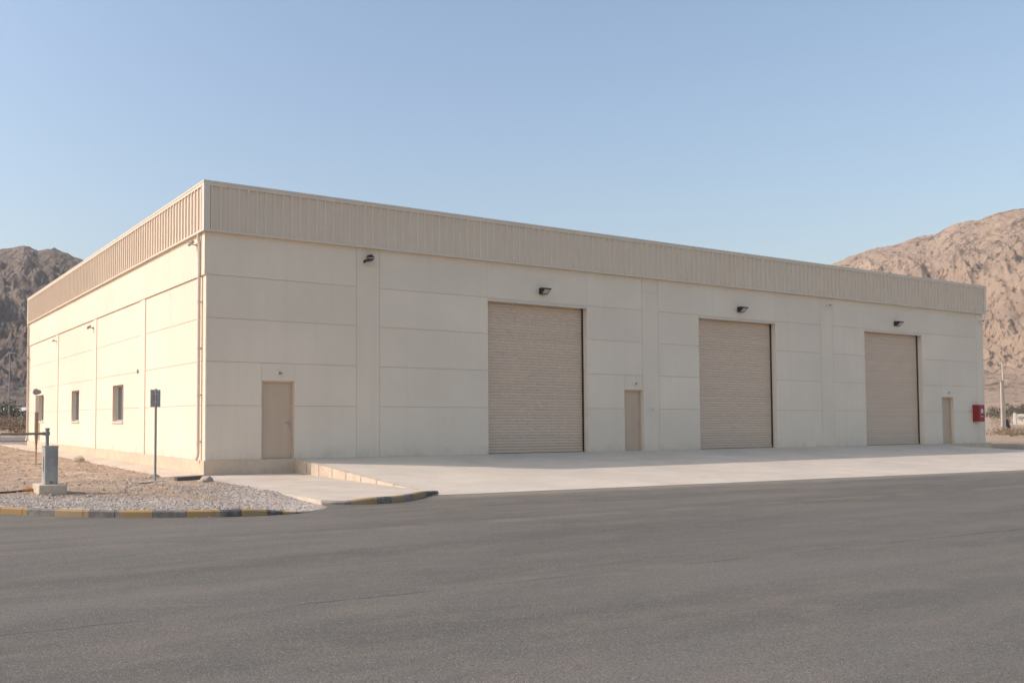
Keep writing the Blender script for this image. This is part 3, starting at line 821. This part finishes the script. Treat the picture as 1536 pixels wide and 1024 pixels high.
# kerbs: sweep a chamfered section along a curve, painted stone by stone
def resample(pts, step):
    P = [Vector((x, y, 0)) for x, y in pts]; out = [P[0].copy()]
    # Catmull-Rom
    dense = []
    for i in range(len(P) - 1):
        p0, p1, p2, p3 = P[max(i - 1, 0)], P[i], P[i + 1], P[min(i + 2, len(P) - 1)]
        for k in range(20):
            t = k / 20; dense.append(.5 * ((2 * p1) + (p2 - p0) * t + (2 * p0 - 5 * p1 + 4 * p2 - p3) * t * t + (3 * p1 - p0 - 3 * p2 + p3) * t ** 3))
    dense.append(P[-1]); acc = 0
    for a, b in zip(dense[:-1], dense[1:]):
        L = (b - a).length
        while acc + L >= step:
            tt = (step - acc) / L; a = a.lerp(b, tt); out.append(a.copy()); L = (b - a).length; acc = 0
        acc += L
    return out
def kerb(name, pts, stones, ht, width=.15, step=.09, mats=None, zb=-.05):
    """stones: list of (length, material index); ht: function of fraction -> height above the road"""
    P = resample(pts, step); mb = MB(); n = len(P)
    cum = []; acc = 0
    for L, m in stones: acc += L; cum.append((acc, m))
    secs = []
    for i, p in enumerate(P):
        d = (P[min(i + 1, n - 1)] - P[max(i - 1, 0)]).normalized(); w = Vector((-d.y, d.x, 0))  # left = inner side
        h = ht(i / (n - 1)); c = min(.022, h * .3)
        secs.append([p + Vector((0, 0, zb)), p + Vector((0, 0, h - c)), p + w * c + Vector((0, 0, h)), p + w * (width - .008) + Vector((0, 0, h)), p + w * width + Vector((0, 0, h - .008)), p + w * width + Vector((0, 0, zb))])
    for i in range(n - 1):
        s = i * step; mi = next((m for a, m in cum if s < a), cum[-1][1])
        a, b = secs[i], secs[i + 1]
        # narrow open joint at each stone end
        joint = any(abs(s + step - a_) < step / 2 for a_, m in cum)
        bb = [x.lerp(y, .90 if joint else 1.0) for x, y in zip(a, b)]
        mb.add([*a, *bb], [(k, k + 1, 7 + k, 6 + k) for k in range(5)] + ([(0, 1, 2, 3, 4, 5), (11, 10, 9, 8, 7, 6)] if joint or i in (0, n - 2) else []), mi)
    return tag(mb.build(name, mats or [M['kyellow'], M['kgrey'], M['kblack']]), kind='structure')
K1 = [(-9.6, -2.75), (-7.6, -5.3), (-6.18, -6.85), (-4.85, -8.20), (-3.28, -9.06), (-2.25, -9.28), (-1.75, -9.26), (-1.35, -9.12)]
TOT = sum((Vector(a) - Vector(b)).length for a, b in zip(K1[:-1], K1[1:]))
K1A = TOT - .02
# stone boundaries measured back from the right-hand end of the kerb
rev = [(.50, 2), (.27, 0), (.27, 2), (.42, 0), (.42, 2), (.52, 0), (.52, 1), (.58, 0), (.55, 1), (.60, 0), (.55, 1), (.52, 0), (.55, 1)] + [(.55, k % 2) for k in range(12)]
stones = []; acc = 0
for L, m in rev:
    if acc + L > K1A: stones.append((K1A - acc + .1, m)); break
    stones.append((L, m)); acc += L
stones = stones[::-1]
kerb('kerb', K1, stones, lambda f: .108 * (1 - smooth(.88, 1.0, np.array(f))) + .006)
K2 = PADF + [(2.48, -7.30), (2.64, -7.24)]
kerb('kerb', K2, [(.50, 1), (.50, 0), (.38, 2), (.50, 0), (.36, 1), (.80, 0), (1, 2)], lambda f: float(.045 + .075 * smooth(0, .3, np.array(f)) - .035 * smooth(.75, 1, np.array(f))), .13)

# loose stones
def stones_obj(name, n, sampler, size, m):
    V = []; F = []; T = []
    base = np.array([(1, 0, 0), (-1, 0, 0), (0, 1, 0), (0, -1, 0), (0, 0, 1), (0, 0, -1)], float)
    fac = [(0, 2, 4), (2, 1, 4), (1, 3, 4), (3, 0, 4), (2, 0, 5), (1, 2, 5), (3, 1, 5), (0, 3, 5)]
    P = sampler(n); H = ground_h(P[:, 0], P[:, 1])
    for k in range(len(P)):
        s = size[0] * (size[1] / size[0]) ** (random.random() ** 2.2)
        q = base * (s * rng.uniform(.6, 1.3, (6, 1))) * np.array([1, rng.uniform(.7, 1.2), rng.uniform(.5, .85)])
        a = random.random() * 6.28; ca, sa = math.cos(a), math.sin(a); tx = random.uniform(-.5, .5)
        q = q @ np.array([[ca, sa, 0], [-sa, ca, 0], [0, 0, 1]]) @ np.array([[1, 0, tx], [0, 1, 0], [-tx, 0, 1]])
        q += (P[k, 0], P[k, 1], H[k] + s * .25); o = len(V); V += q.tolist(); F += [tuple(o + i for i in t) for t in fac]
        T += [random.random()] * 6
    me = bpy.data.meshes.new(name); me.from_pydata(V, [], F); me.materials.append(m)
    at = me.attributes.new('tone', 'FLOAT', 'POINT'); at.data.foreach_set('value', T)
    o = bpy.data.objects.new(name, me); col.objects.link(o); return o
def verge(n):
    out = []
    while len(out) < n:
        x = rng.uniform(-8.5, -.1, n * 3); y = rng.uniform(-9.4, -3.2, n * 3); sd = seg_sd(x, y, LINE)
        pr = np.maximum(np.clip(1.15 - sd / 2.6, 0, 1) ** 1.3, .55 * (x > -2.4) * (y < -3.8))
        ok = (sd > .12) & (x < -.66) & ((x < -1.9) | (y > -7.2) | (rng.random(n * 3) < .12)) & (rng.random(n * 3) < pr)
        out += list(zip(x[ok], y[ok]))
    return np.array(out[:n])
def lot(n):
    out = []
    while len(out) < n:
        x = rng.uniform(-9.5, -.6, n * 3); y = rng.uniform(-7, 24, n * 3); sd = seg_sd(x, y, LINE)
        cl = vnoise(x, y, .9, 12, 3)
        ok = (sd > 1.0) & ((x < -1.05) | ((y < -.5) & (x < -.66))) & (rng.random(n * 3) < smooth(.40, .72, cl) + .10)
        out += list(zip(x[ok], y[ok]))
    return np.array(out[:n])
s1 = stones_obj('gravel', 16000, verge, (.008, .026), M['stone']); tag(s1, 'grey and white crushed gravel on the verge behind the painted kerb', 'gravel', kind='stuff')
s2 = stones_obj('rubble', 7000, lot, (.008, .055), M['rock']); tag(s2, 'tan rubble and clods scattered over the bare dirt lot', 'rubble', kind='stuff')

def rock(loc, s, sc, label, group='loose rocks on the dirt lot', seed=0):
    bm = bmesh.new(); bmesh.ops.create_icosphere(bm, subdivisions=2, radius=1)
    for v in bm.verts:
        k = 1 + .35 * mnoise.noise(v.co * 1.6 + Vector((seed * 3.1, 0, 0))) + .12 * mnoise.noise(v.co * 4 + Vector((0, seed, 0)))
        v.co = Vector((v.co.x * sc[0], v.co.y * sc[1], v.co.z * sc[2])) * (k * s)
    me = bpy.data.meshes.new('rock'); bm.to_mesh(me); bm.free(); me.materials.append(M['rock'])
    o = bpy.data.objects.new('rock', me); col.objects.link(o); o.location = loc; o.rotation_euler = (0, 0, seed); return tag(o, label, 'rock', group)
def gz(x, y): return float(ground_h(np.array([x]), np.array([y]))[0])
for i, (x, y, s, sc, lab) in enumerate([(-1.28, 9.3, .22, (1.3, .9, .7), 'pale rock against the walkway beyond the grey barrier box'), (-1.55, 8.6, .15, (1.2, 1, .6), 'small pale rock in front of the bigger rock by the walkway'),
        (-1.30, .35, .11, (1.4, 1, .6), 'rock close behind the foot of the sign post'), (-.86, -2.5, .16, (1.5, 1, .6), 'dark clod beside the concrete pad right of the timber block'), (-1.05, -2.75, .10, (1.2, 1, .6), 'small clod left of the pad edge below the timber block'),
        (-2.35, -2.0, .13, (2.0, 1, .35), 'flat pale stone left of the sign post foot')]):
    rock((x, y, gz(x, y) + s * .2), s, sc, lab, seed=i + 1)

# ================================================================== STREET FURNITURE
bx, by = -4.92, -4.65
zb = gz(bx, by) + .0
br = empty('barrier_gate', (bx, by, zb), 0, 'old grey barrier cabinet on a concrete block with a bare horizontal arm', 'barrier')
b = MB(); b.bbox(-.26, .27, -.36, .34, -.06, .165, .012); b.build('base', M['kerbstone'], br)
b = MB(); b.bbox(-.125, .125, -.20, .14, .166, .905, .008); b.bbox(-.132, .132, -.207, .147, .893, .917, .004); cb = b.build('cabinet', M['cabinet'], br)
b = MB(); b.bbox(-.1275, -.1255, -.09, -.02, .42, .70, .0008); b.build('slot', M['black'], cb)
b = MB(); b.bbox(-.035, .03, -.2025, -.2005, .175, .235, .0008); b.build('label_plate', M['brown'], cb)
for (dx, dz) in ((.02, .80), (-.03, .70), (.03, .70), (.01, .54)):
    b = MB(); b.tube([(dx, -.2005, dz), (dx, -.2035, dz)], .014, 10); b.build('screw', M['greypaint'], cb)
b = MB(); b.tube([(-.06, -.05, .918), (-.06, -.05, 1.20)], .034, 14); b.tube([(-.06, -.05, 1.23), (-.06, -.05, 1.265)], .046, 14); b.tube([(-.06, -.05, 1.12), (-.06, -.05, 1.19)], .05, 14)
b.tube([(-.06, -.05, 1.20), (-.06, -.05, 1.26)], .036, 14); b.build('post', M['greypaint'], br)
b = MB(); b.tube([(-.09, -.05, 1.155), (-.17, -.05, 1.155), (-.28, -.05, 1.155)], [.04, .03, .02], 10); b.tube([(-.16, -.05, 1.155), (-.52, -.045, 1.15), (-.92, -.03, 1.155)], [.024, .026, .022], 10)
b.tube([(-.88, -.03, 1.155), (-.95, -.03, 1.13), (-1.05, -.02, 1.07), (-1.1, -.02, 1.05)], [.018, .014, .012, .009], 8); b.build('arm', M['brown'], br)

sx, sy = -1.90, -1.75; sz = gz(sx, sy)
sg = empty('sign_post', (sx, sy, sz), 0, 'grey steel post with a blank sign back near the corner', 'sign')
b = MB(); b.tube([(0, 0, -.1), (0, 0, 2.24)], .030, 14); b.build('post', M['greypaint'], sg)
b = MB(); b.bbox(-.125, .125, .042, .050, 1.80, 2.22, .002); b.box(-.125, -.118, .030, .0415, 1.80, 2.22); b.box(.118, .125, .030, .0415, 1.80, 2.22); b.build('sign_plate', M['steel'], sg)
for z in (1.92, 2.11):
    b = MB(); b.tube([(0, 0, z - .018), (0, 0, z + .018)], .037, 14); b.box(-.055, .055, .02, .0415, z - .016, z + .016); b.tube([(-.028, -.03, z), (-.028, .02, z)], .009, 6)
    b.build('clamp', M['steel'], sg)
b = MB(); b.bbox(-.16, .22, -.12, .12, -.08, .022, .01); b.build('footing', M['path'], sg)

lx, ly = -3.07, 7.39; lz = gz(lx, ly)
lp = empty('bollard_lamp', (lx, ly, lz), 0, 'slim tapering post with a round lamp head standing before the far window', 'lamp post')
b = MB(); b.tube([(0, 0, -.1), (0, 0, .40), (.0, 0, .62), (.0, 0, .95)], [.018, .020, .03, .062], 12); b.tube([(0, 0, .95), (0, 0, 1.70)], .062, 14); b.build('sleeve', M['brown'], lp)
b = MB(); b.tube([(0, 0, 1.701), (0, 0, 2.25)], .052, 14); b.build('post', M['cream'], lp)
b = MB(); b.tube([(-.03, -.05, 2.36), (-.03, .05, 2.36)], .10, 18); b.sphere((.07, 0, 2.36), .07, 10, 8); b.build('lamp_head', M['greypaint'], lp)
b = MB(); b.bbox(-.10, .16, -.10, .10, -.05, .05, .015); b.build('footing', M['rock'], lp)

b = MB(); b.bbox(-.40, .40, -.09, .09, -.10, .085, .012); o = b.build('timber_block', M['wood']); o.location = (-1.03, -1.80, .13); o.rotation_euler = (0, R(-1.5), R(8)); tag(o, 'weathered dark timber block lying at the end of the walkway', 'timber')
b = MB(); pts = [(-6.9, -3.2), (-6.3, -3.75), (-5.95, -4.05), (-5.62, -4.2), (-5.38, -4.35)]
b.tube([(x, y, gz(x, y) + .02) for x, y in pts], .022, 8); o = b.build('shadow_line', M['dark']); tag(o, 'black tube standing in for a cast shadow line left of the barrier box', 'shadow_line')  # black tube stands in for a shadow line cast from out of view
b = MB(); pts = [(-5.37, -4.36), (-5.27, -4.4), (-5.19, -4.42)]
b.tube([(x, y, gz(x, y) + .035) for x, y in pts], [.03, .042, .035], 8); e = b.build('orange_end', M['rust'], o)  # orange piece at the end of the shadow line

# far poles
def far_pole_left():
    x, y = 10.87, 107.7; z = gz(x, y)
    r = empty('street_lamp', (x, y, z), 0, 'grey street lamp pole standing beyond the back road at far left', 'street lamp')
    b = MB(); b.tube([(0, 0, -.3), (0, 0, 3.6), (0, 0, 3.61), (0, 0, 10.2)], [.13, .13, .10, .075], 10); b.build('pole', M['greypaint'], r)
    b = MB(); b.tube([(0, 0, 10.2), (0, 0, 10.42)], [.07, .06], 8); b.bbox(-.15, .75, -.20, .16, 10.40, 10.52, .03); b.build('lamp_head', M['steel'], r)
far_pole_left()
x, y = 99.4, 27.0; z = gz(x, y)
r = empty('utility_pole', (x, y, z), 0, 'pale two-part utility pole standing in the dirt right of the warehouse', 'pole')
b = MB(); b.tube([(-.19, .05, -.3), (-.17, .05, 5.5)], [.115, .085], 10); b.build('pole_base', M['polewhite'], r)
b = MB(); b.tube([(.17, -.05, -.3), (.15, -.05, 3.0), (-.02, -.05, 7.3)], [.115, .095, .07], 10); b.build('pole_top', M['polewhite'], r)
b = MB(); b.tube([(-.5, 0, 5.35), (.3, 0, 5.5), (.55, 0, 5.7)], .04, 6); b.build('cross_arm', M['greypaint'], r)
b = MB(); b.tube([(-.02, -.05, 7.3), (-.02, -.05, 7.55)], [.07, .09], 8); b.build('insulator', M['greypaint'], r)
b = MB(); b.add([(.35, -.2, -.1), (1.2, -.3, -.1), (.45, -.2, 1.25), (.35, .25, -.1), (1.2, .2, -.1), (.45, .2, 1.25)], [(0, 1, 2), (3, 5, 4), (0, 3, 4, 1), (1, 4, 5, 2), (0, 2, 5, 3)]); b.build('stay_guard', M['dark'], r)

# ================================================================== VEGETATION AND FAR WALLS
def scrub_mesh(name, w, h, n, leafm, seed, trunk=True):
    rr = random.Random(seed); V = []; F = []; T = []
    cl = [(rr.gauss(0, .30) * w, rr.gauss(0, .25) * w, h * rr.uniform(.3, .85), rr.uniform(.16, .34)) for _ in range(9)]
    for k in range(n):
        cx, cy, cz, cr = cl[k % len(cl)]
        d = Vector((rr.gauss(0, 1), rr.gauss(0, 1), rr.gauss(0, 1))).normalized() * (rr.random() ** .4)
        p = Vector((cx + d.x * cr * w, cy + d.y * cr * w, max(.05, cz + d.z * cr * h)))
        u = Vector((rr.gauss(0, 1), rr.gauss(0, 1), rr.gauss(0, 1))).normalized(); s = rr.uniform(.016, .042) * (w + h) * .5
        a = u.orthogonal().normalized() * s; c = u.cross(a).normalized() * s * .6
        o = len(V); V += [p - a, p + c, p + a, p - c]; F.append((o, o + 1, o + 2, o + 3)); t = rr.random(); T += [t] * 4
    me = bpy.data.meshes.new(name); me.from_pydata([v[:] for v in V], [], F); me.materials.append(leafm)
    at = me.attributes.new('tone', 'FLOAT', 'POINT'); at.data.foreach_set('value', T)
    return me
def shrub(x, y, w, h, leafm, label, group, seed, n=260, name='shrub', cat='shrub'):
    z = gz(x, y); root = empty(name, (x, y, z - .05), 0, label, cat, group)
    o = bpy.data.objects.new('foliage', scrub_mesh('foliage', w, h, n, leafm, seed)); col.objects.link(o); o.parent = root
    b = MB(); rr = random.Random(seed)
    for k in range(4):
        a = rr.random() * 6.28; b.tube([(0, 0, -.1), (math.cos(a) * .1 * w, math.sin(a) * .1 * w, h * .3), (math.cos(a) * .25 * w, math.sin(a) * .25 * w, h * .7)], [.05 * h * .5 + .02, .03 * h * .5 + .01, .01], 5)
    b.build('trunk' if name == 'tree' else 'stem', M['bark'], root)
    return root
CX, CY, CZ = -8.43, -23.2, 1.59
def bearing(az, d):
    a = R(az); return CX + math.sin(a) * d, CY + math.cos(a) * d
# left of the warehouse (bearings seen past its far corner)
for i, (az, d, w, h, m, lab) in enumerate([
        (7.7, 132, 5.0, 3.9, 'leafdark', 'dark green tree-like shrub left of the street lamp pole'),
        (8.2, 150, 6, 3.6, 'leafdark', 'low dark shrub behind the street lamp pole'),
        (9.6, 112, 4.5, 2.6, 'leaf', 'olive shrub between the lamp pole and the far corner of the warehouse'),
        (8.8, 106, 4.0, 1.8, 'dry', 'brown dry shrub right of the lamp pole foot'),
        (9.9, 98, 3.4, 1.2, 'dry', 'dry brush closest to the far corner of the warehouse'),
        (7.6, 92, 4.4, 1.7, 'dry', 'dark dry brush mound at the far left edge'),
        (8.6, 84, 3.6, 1.5, 'dry', 'low brown brush just beyond the back road'),
        (9.3, 88, 3.0, 1.2, 'dry', 'small brown brush beyond the back road, right of the lamp pole'),
        (7.2, 120, 5.0, 3.0, 'leaf', 'olive shrub at the picture edge left of the lamp pole'),
        (10.1, 128, 4.0, 2.4, 'leaf', 'olive shrub hidden partly behind the far corner'),
        (8.9, 168, 5, 2.6, 'leafdark', 'dark shrub at the foot of the brown mountain')]):
    x, y = bearing(az, d); shrub(x, y, w, h, M[m], lab, 'shrubs beyond the back road on the left', 30 + i, 1300, 'tree' if i == 0 else 'shrub', 'tree' if i == 0 else 'shrub')
# right of the warehouse
for i, (az, d, w, h, m, lab) in enumerate([
        (64.85, 186, 4.2, 2.3, 'leafdark', 'dark shrub just right of the warehouse edge'),
        (65.15, 190, 3.4, 1.6, 'leafdark', 'dark low shrub left of the pale utility pole'),
        (65.75, 182, 4.5, 2.4, 'leafdark', 'dark shrub just right of the pale utility pole'),
        (66.05, 188, 4.2, 2.0, 'leafdark', 'dark shrub at the right edge above the white wall'),
        (66.35, 184, 4.4, 2.2, 'leafdark', 'dark shrub beyond the right edge above the white wall'),
        (65.5, 215, 3.0, 1.6, 'leaf', 'small olive shrub behind the utility pole'),
        (66.2, 222, 3.4, 1.8, 'leaf', 'small olive shrub farthest up the slope at right'),
        (64.95, 92, 2.8, .65, 'dry', 'dry brush near the warehouse edge, in front of the utility pole'),
        (65.25, 86, 2.6, .5, 'dry', 'low dry brush left of the utility pole foot'),
        (65.95, 94, 3.0, .6, 'dry', 'dry brush right of the utility pole foot'),
        (66.35, 90, 3.0, .7, 'dry', 'dry brush at the right edge below the white wall'),
        (65.2, 138, 2.6, 1.6, 'leaf', 'sparse olive shrub on the pale slope left of the white wall')]):
    x, y = bearing(az, d); shrub(x, y, w, h, M[m], lab, 'shrubs on the slope right of the warehouse', 60 + i, 900)
x, y = bearing(66.3, 150); z = gz(x, y)
w = empty('boundary_wall', (x, y, z), R(-66.3 + 8), 'low white boundary wall on the slope at far right', 'wall')
b = MB(); b.bbox(-2.1, 14, -.12, .12, -.6, 1.25, .02); b.build('wall_panel', M['farwall'], w)
for k in range(5):
    b = MB(); b.bbox(-2.25 + k * 3.4, -1.95 + k * 3.4, -.2, .2, -.6, 1.4, .02); b.build('pillar', M['farwall'], w)
x, y = bearing(9.15, 155); z = gz(x, y)
w = empty('shed', (x, y, z), R(-9), 'low white shed roof among the shrubs at far left', 'shed')
b = MB(); b.bbox(-2.6, 2.6, -1.5, 1.5, -.4, 2.2, .03); b.build('shed_wall', M['farwall'], w)
b = MB(); b.add([(-3, -1.9, 2.15), (3, -1.9, 2.15), (3, 1.9, 2.75), (-3, 1.9, 2.75), (-3, -1.9, 2.30), (3, -1.9, 2.30), (3, 1.9, 2.9), (-3, 1.9, 2.9)],
    [(0, 3, 2, 1), (4, 5, 6, 7), (0, 1, 5, 4), (1, 2, 6, 5), (2, 3, 7, 6), (3, 0, 4, 7)]); b.build('roof', M['white'], w)

# ================================================================== MOUNTAINS
def interp(x, pts):
    xs, ys = zip(*pts); return np.interp(x, xs, ys)
def ridged(x, y, s, seed, oct=5, gain=.55):
    out = np.zeros(x.shape); amp = 1; tot = 0; w = 1.0
    for o in range(oct):
        n = 1 - np.abs(2 * vnoise(x, y, s, seed + o * 7, 1) - 1); n = n ** 2
        out += amp * n * w; tot += amp; w = np.clip(n * 1.3, .25, 1); amp *= gain; s /= 2.05
    return out / tot
def mountain(name, azs, r0, rc, r1, nr, elev, material, spur, seed, shear=0.0, fan=.30, power=1.7, rough=1.0, sp=.40):
    A, Tt = np.meshgrid(azs, np.concatenate([np.linspace(0, 1, int(nr * .85), endpoint=False), np.linspace(1, 2, nr - int(nr * .85))]))
    RC = rc * (1 + .05 * np.sin(np.radians(A) * 9 + seed))
    Rr = np.where(Tt <= 1, r0 + (RC - r0) * Tt, RC + (r1 - RC) * (Tt - 1))
    X = CX + np.sin(np.radians(A)) * Rr; Y = CY + np.cos(np.radians(A)) * Rr
    H = np.tan(np.radians(interp(A, elev))) * RC + CZ
    g0 = ground_h(CX + np.sin(np.radians(A)) * r0, CY + np.cos(np.radians(A)) * r0)
    up = np.where(Tt <= 1, fan * .25 * Tt + (1 - fan * .25) * np.clip((Tt - fan * .4) / (1 - fan * .4), 0, 1) ** power, np.clip(1 - (Tt - 1) * .9, 0, 1))
    base = g0 + (H - g0) * up
    # spurs that run down the slope, sheared sideways, cut by gullies and crags
    U = np.radians(A) * rc + shear * (Rr - r0); Vv = Rr * .42
    wx = (vnoise(U, Vv, 90, seed + 3, 4) - .5) * 70
    n1 = ridged(U + wx, Vv + wx * .5, spur, seed); n2 = ridged(U * 1.1 + wx, Rr * .6 + wx, spur * .33, seed + 40, 6, .62)
    wy = (vnoise(X, Y, 22, seed + 13, 3) - .5) * 18
    n3 = ridged(X + wy, Y - wy, 17, seed + 9, 5, .65); n4 = vnoise(X, Y, 5, seed + 19, 4, .65)
    patch = .35 + .65 * smooth(.42, .62, vnoise(U + wx, Vv, 60, seed + 23, 3))
    env = np.clip(np.where(Tt <= 1, np.sin(np.pi * np.clip(Tt, 0, 1) ** .9), 0), 0, 1) ** .8
    steep = smooth(fan * .5, fan * 1.3, Tt); crest = 1 - .76 * smooth(.88, 1, Tt)
    Z = base + (H - g0) * (sp * (n1 - .42) * env + .13 * (n2 - .4) * (env * .9 + .10 * steep)) * steep
    n5 = ridged(X * .8 + Y * .5, Y * .8 - X * .5, 6.5, seed + 31, 3, .7)
    Z += ((n3 - .4) * 5.0 * patch + (n4 - .5) * 4.2 + (n5 - .4) * 3.0) * rough * (steep * .95 + .05) * crest
    Z = np.where(Tt < .02, g0 - 2, Z)
    o = grid_mesh(name, X, Y, Z, material, smoothf=False); tag(o, kind='structure'); return o
def azrange(a0, d0, d1, a1, fine, coarse):
    return np.concatenate([np.arange(a0, d0, coarse), np.arange(d0, d1, fine), np.arange(d1, a1, coarse)])
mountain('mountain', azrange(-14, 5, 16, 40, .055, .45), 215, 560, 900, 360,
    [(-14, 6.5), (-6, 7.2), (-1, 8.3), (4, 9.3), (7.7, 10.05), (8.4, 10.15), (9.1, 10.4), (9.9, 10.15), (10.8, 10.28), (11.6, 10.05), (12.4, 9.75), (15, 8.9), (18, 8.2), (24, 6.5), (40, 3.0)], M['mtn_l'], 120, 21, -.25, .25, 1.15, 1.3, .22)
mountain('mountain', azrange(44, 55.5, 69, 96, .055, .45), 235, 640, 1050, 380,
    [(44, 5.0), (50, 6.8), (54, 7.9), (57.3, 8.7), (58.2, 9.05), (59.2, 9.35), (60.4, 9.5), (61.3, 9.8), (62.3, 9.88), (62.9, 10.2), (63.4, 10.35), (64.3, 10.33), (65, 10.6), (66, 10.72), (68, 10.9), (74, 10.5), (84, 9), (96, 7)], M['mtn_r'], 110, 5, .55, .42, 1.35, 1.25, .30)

# air: pale haze that fades the far slopes
hm = bpy.data.materials.new('haze_air'); hm.use_nodes = True; ht = hm.node_tree
ht.nodes.remove(ht.nodes['Principled BSDF'])
pv = ht.nodes.new('ShaderNodeVolumePrincipled'); pv.inputs['Color'].default_value = (.94, .92, .89, 1); pv.inputs['Density'].default_value = .00025
ht.links.new(pv.outputs['Volume'], ht.nodes['Material Output'].inputs['Volume'])
hz = MB(); hz.box(-1500, 1500, -1500, 1500, -25, 190)
tag(hz.build('haze', hm), kind='stuff')

# ================================================================== LIGHT, SKY, CAMERA
sun_to = Vector((-9.0, 4.05, 7.87)).normalized()
sd_ = bpy.data.lights.new('sun', 'SUN'); so = bpy.data.objects.new('sun', sd_); col.objects.link(so)
sd_.energy = 1.9; sd_.angle = R(.53); sd_.color = (1.0, .87, .84)
so.rotation_euler = sun_to.to_track_quat('Z', 'Y').to_euler(); so.location = (-20, 10, 30)
world = bpy.data.worlds.new('World'); scene.world = world; world.use_nodes = True
wt = world.node_tree; bg = wt.nodes['Background']
sky = wt.nodes.new('ShaderNodeTexSky'); sky.sky_type = 'NISHITA'; sky.sun_disc = False
sky.sun_elevation = math.asin(sun_to.z); sky.sun_rotation = math.atan2(sun_to.x, sun_to.y)
sky.altitude = 300; sky.air_density = 1.3; sky.dust_density = 3.8; sky.ozone_density = 1.4
wt.links.new(sky.outputs['Color'], bg.inputs['Color']); bg.inputs['Strength'].default_value = .134

cd = bpy.data.cameras.new('camera'); co = bpy.data.objects.new('camera', cd); col.objects.link(co); scene.camera = co
cd.sensor_width = 36; cd.sensor_fit = 'HORIZONTAL'; cd.lens = 36 * 1352.3 / 1536
cd.shift_x = (768 - 528.05) / 1536; cd.shift_y = (572.6 - 512) / 1536
co.location = (CX, CY, CZ); co.rotation_euler = (R(90 + 2.424), 0, -.5098)
cd.clip_start = .1; cd.clip_end = 6000
scene.view_settings.view_transform = 'Standard'; scene.view_settings.look = 'None'
scene.view_settings.exposure = 0.57
scene.cycles.use_adaptive_sampling = False
scene.cycles.use_denoising = True
scene.cycles.denoising_prefilter = 'ACCURATE'; scene.view_settings.gamma = 1.0
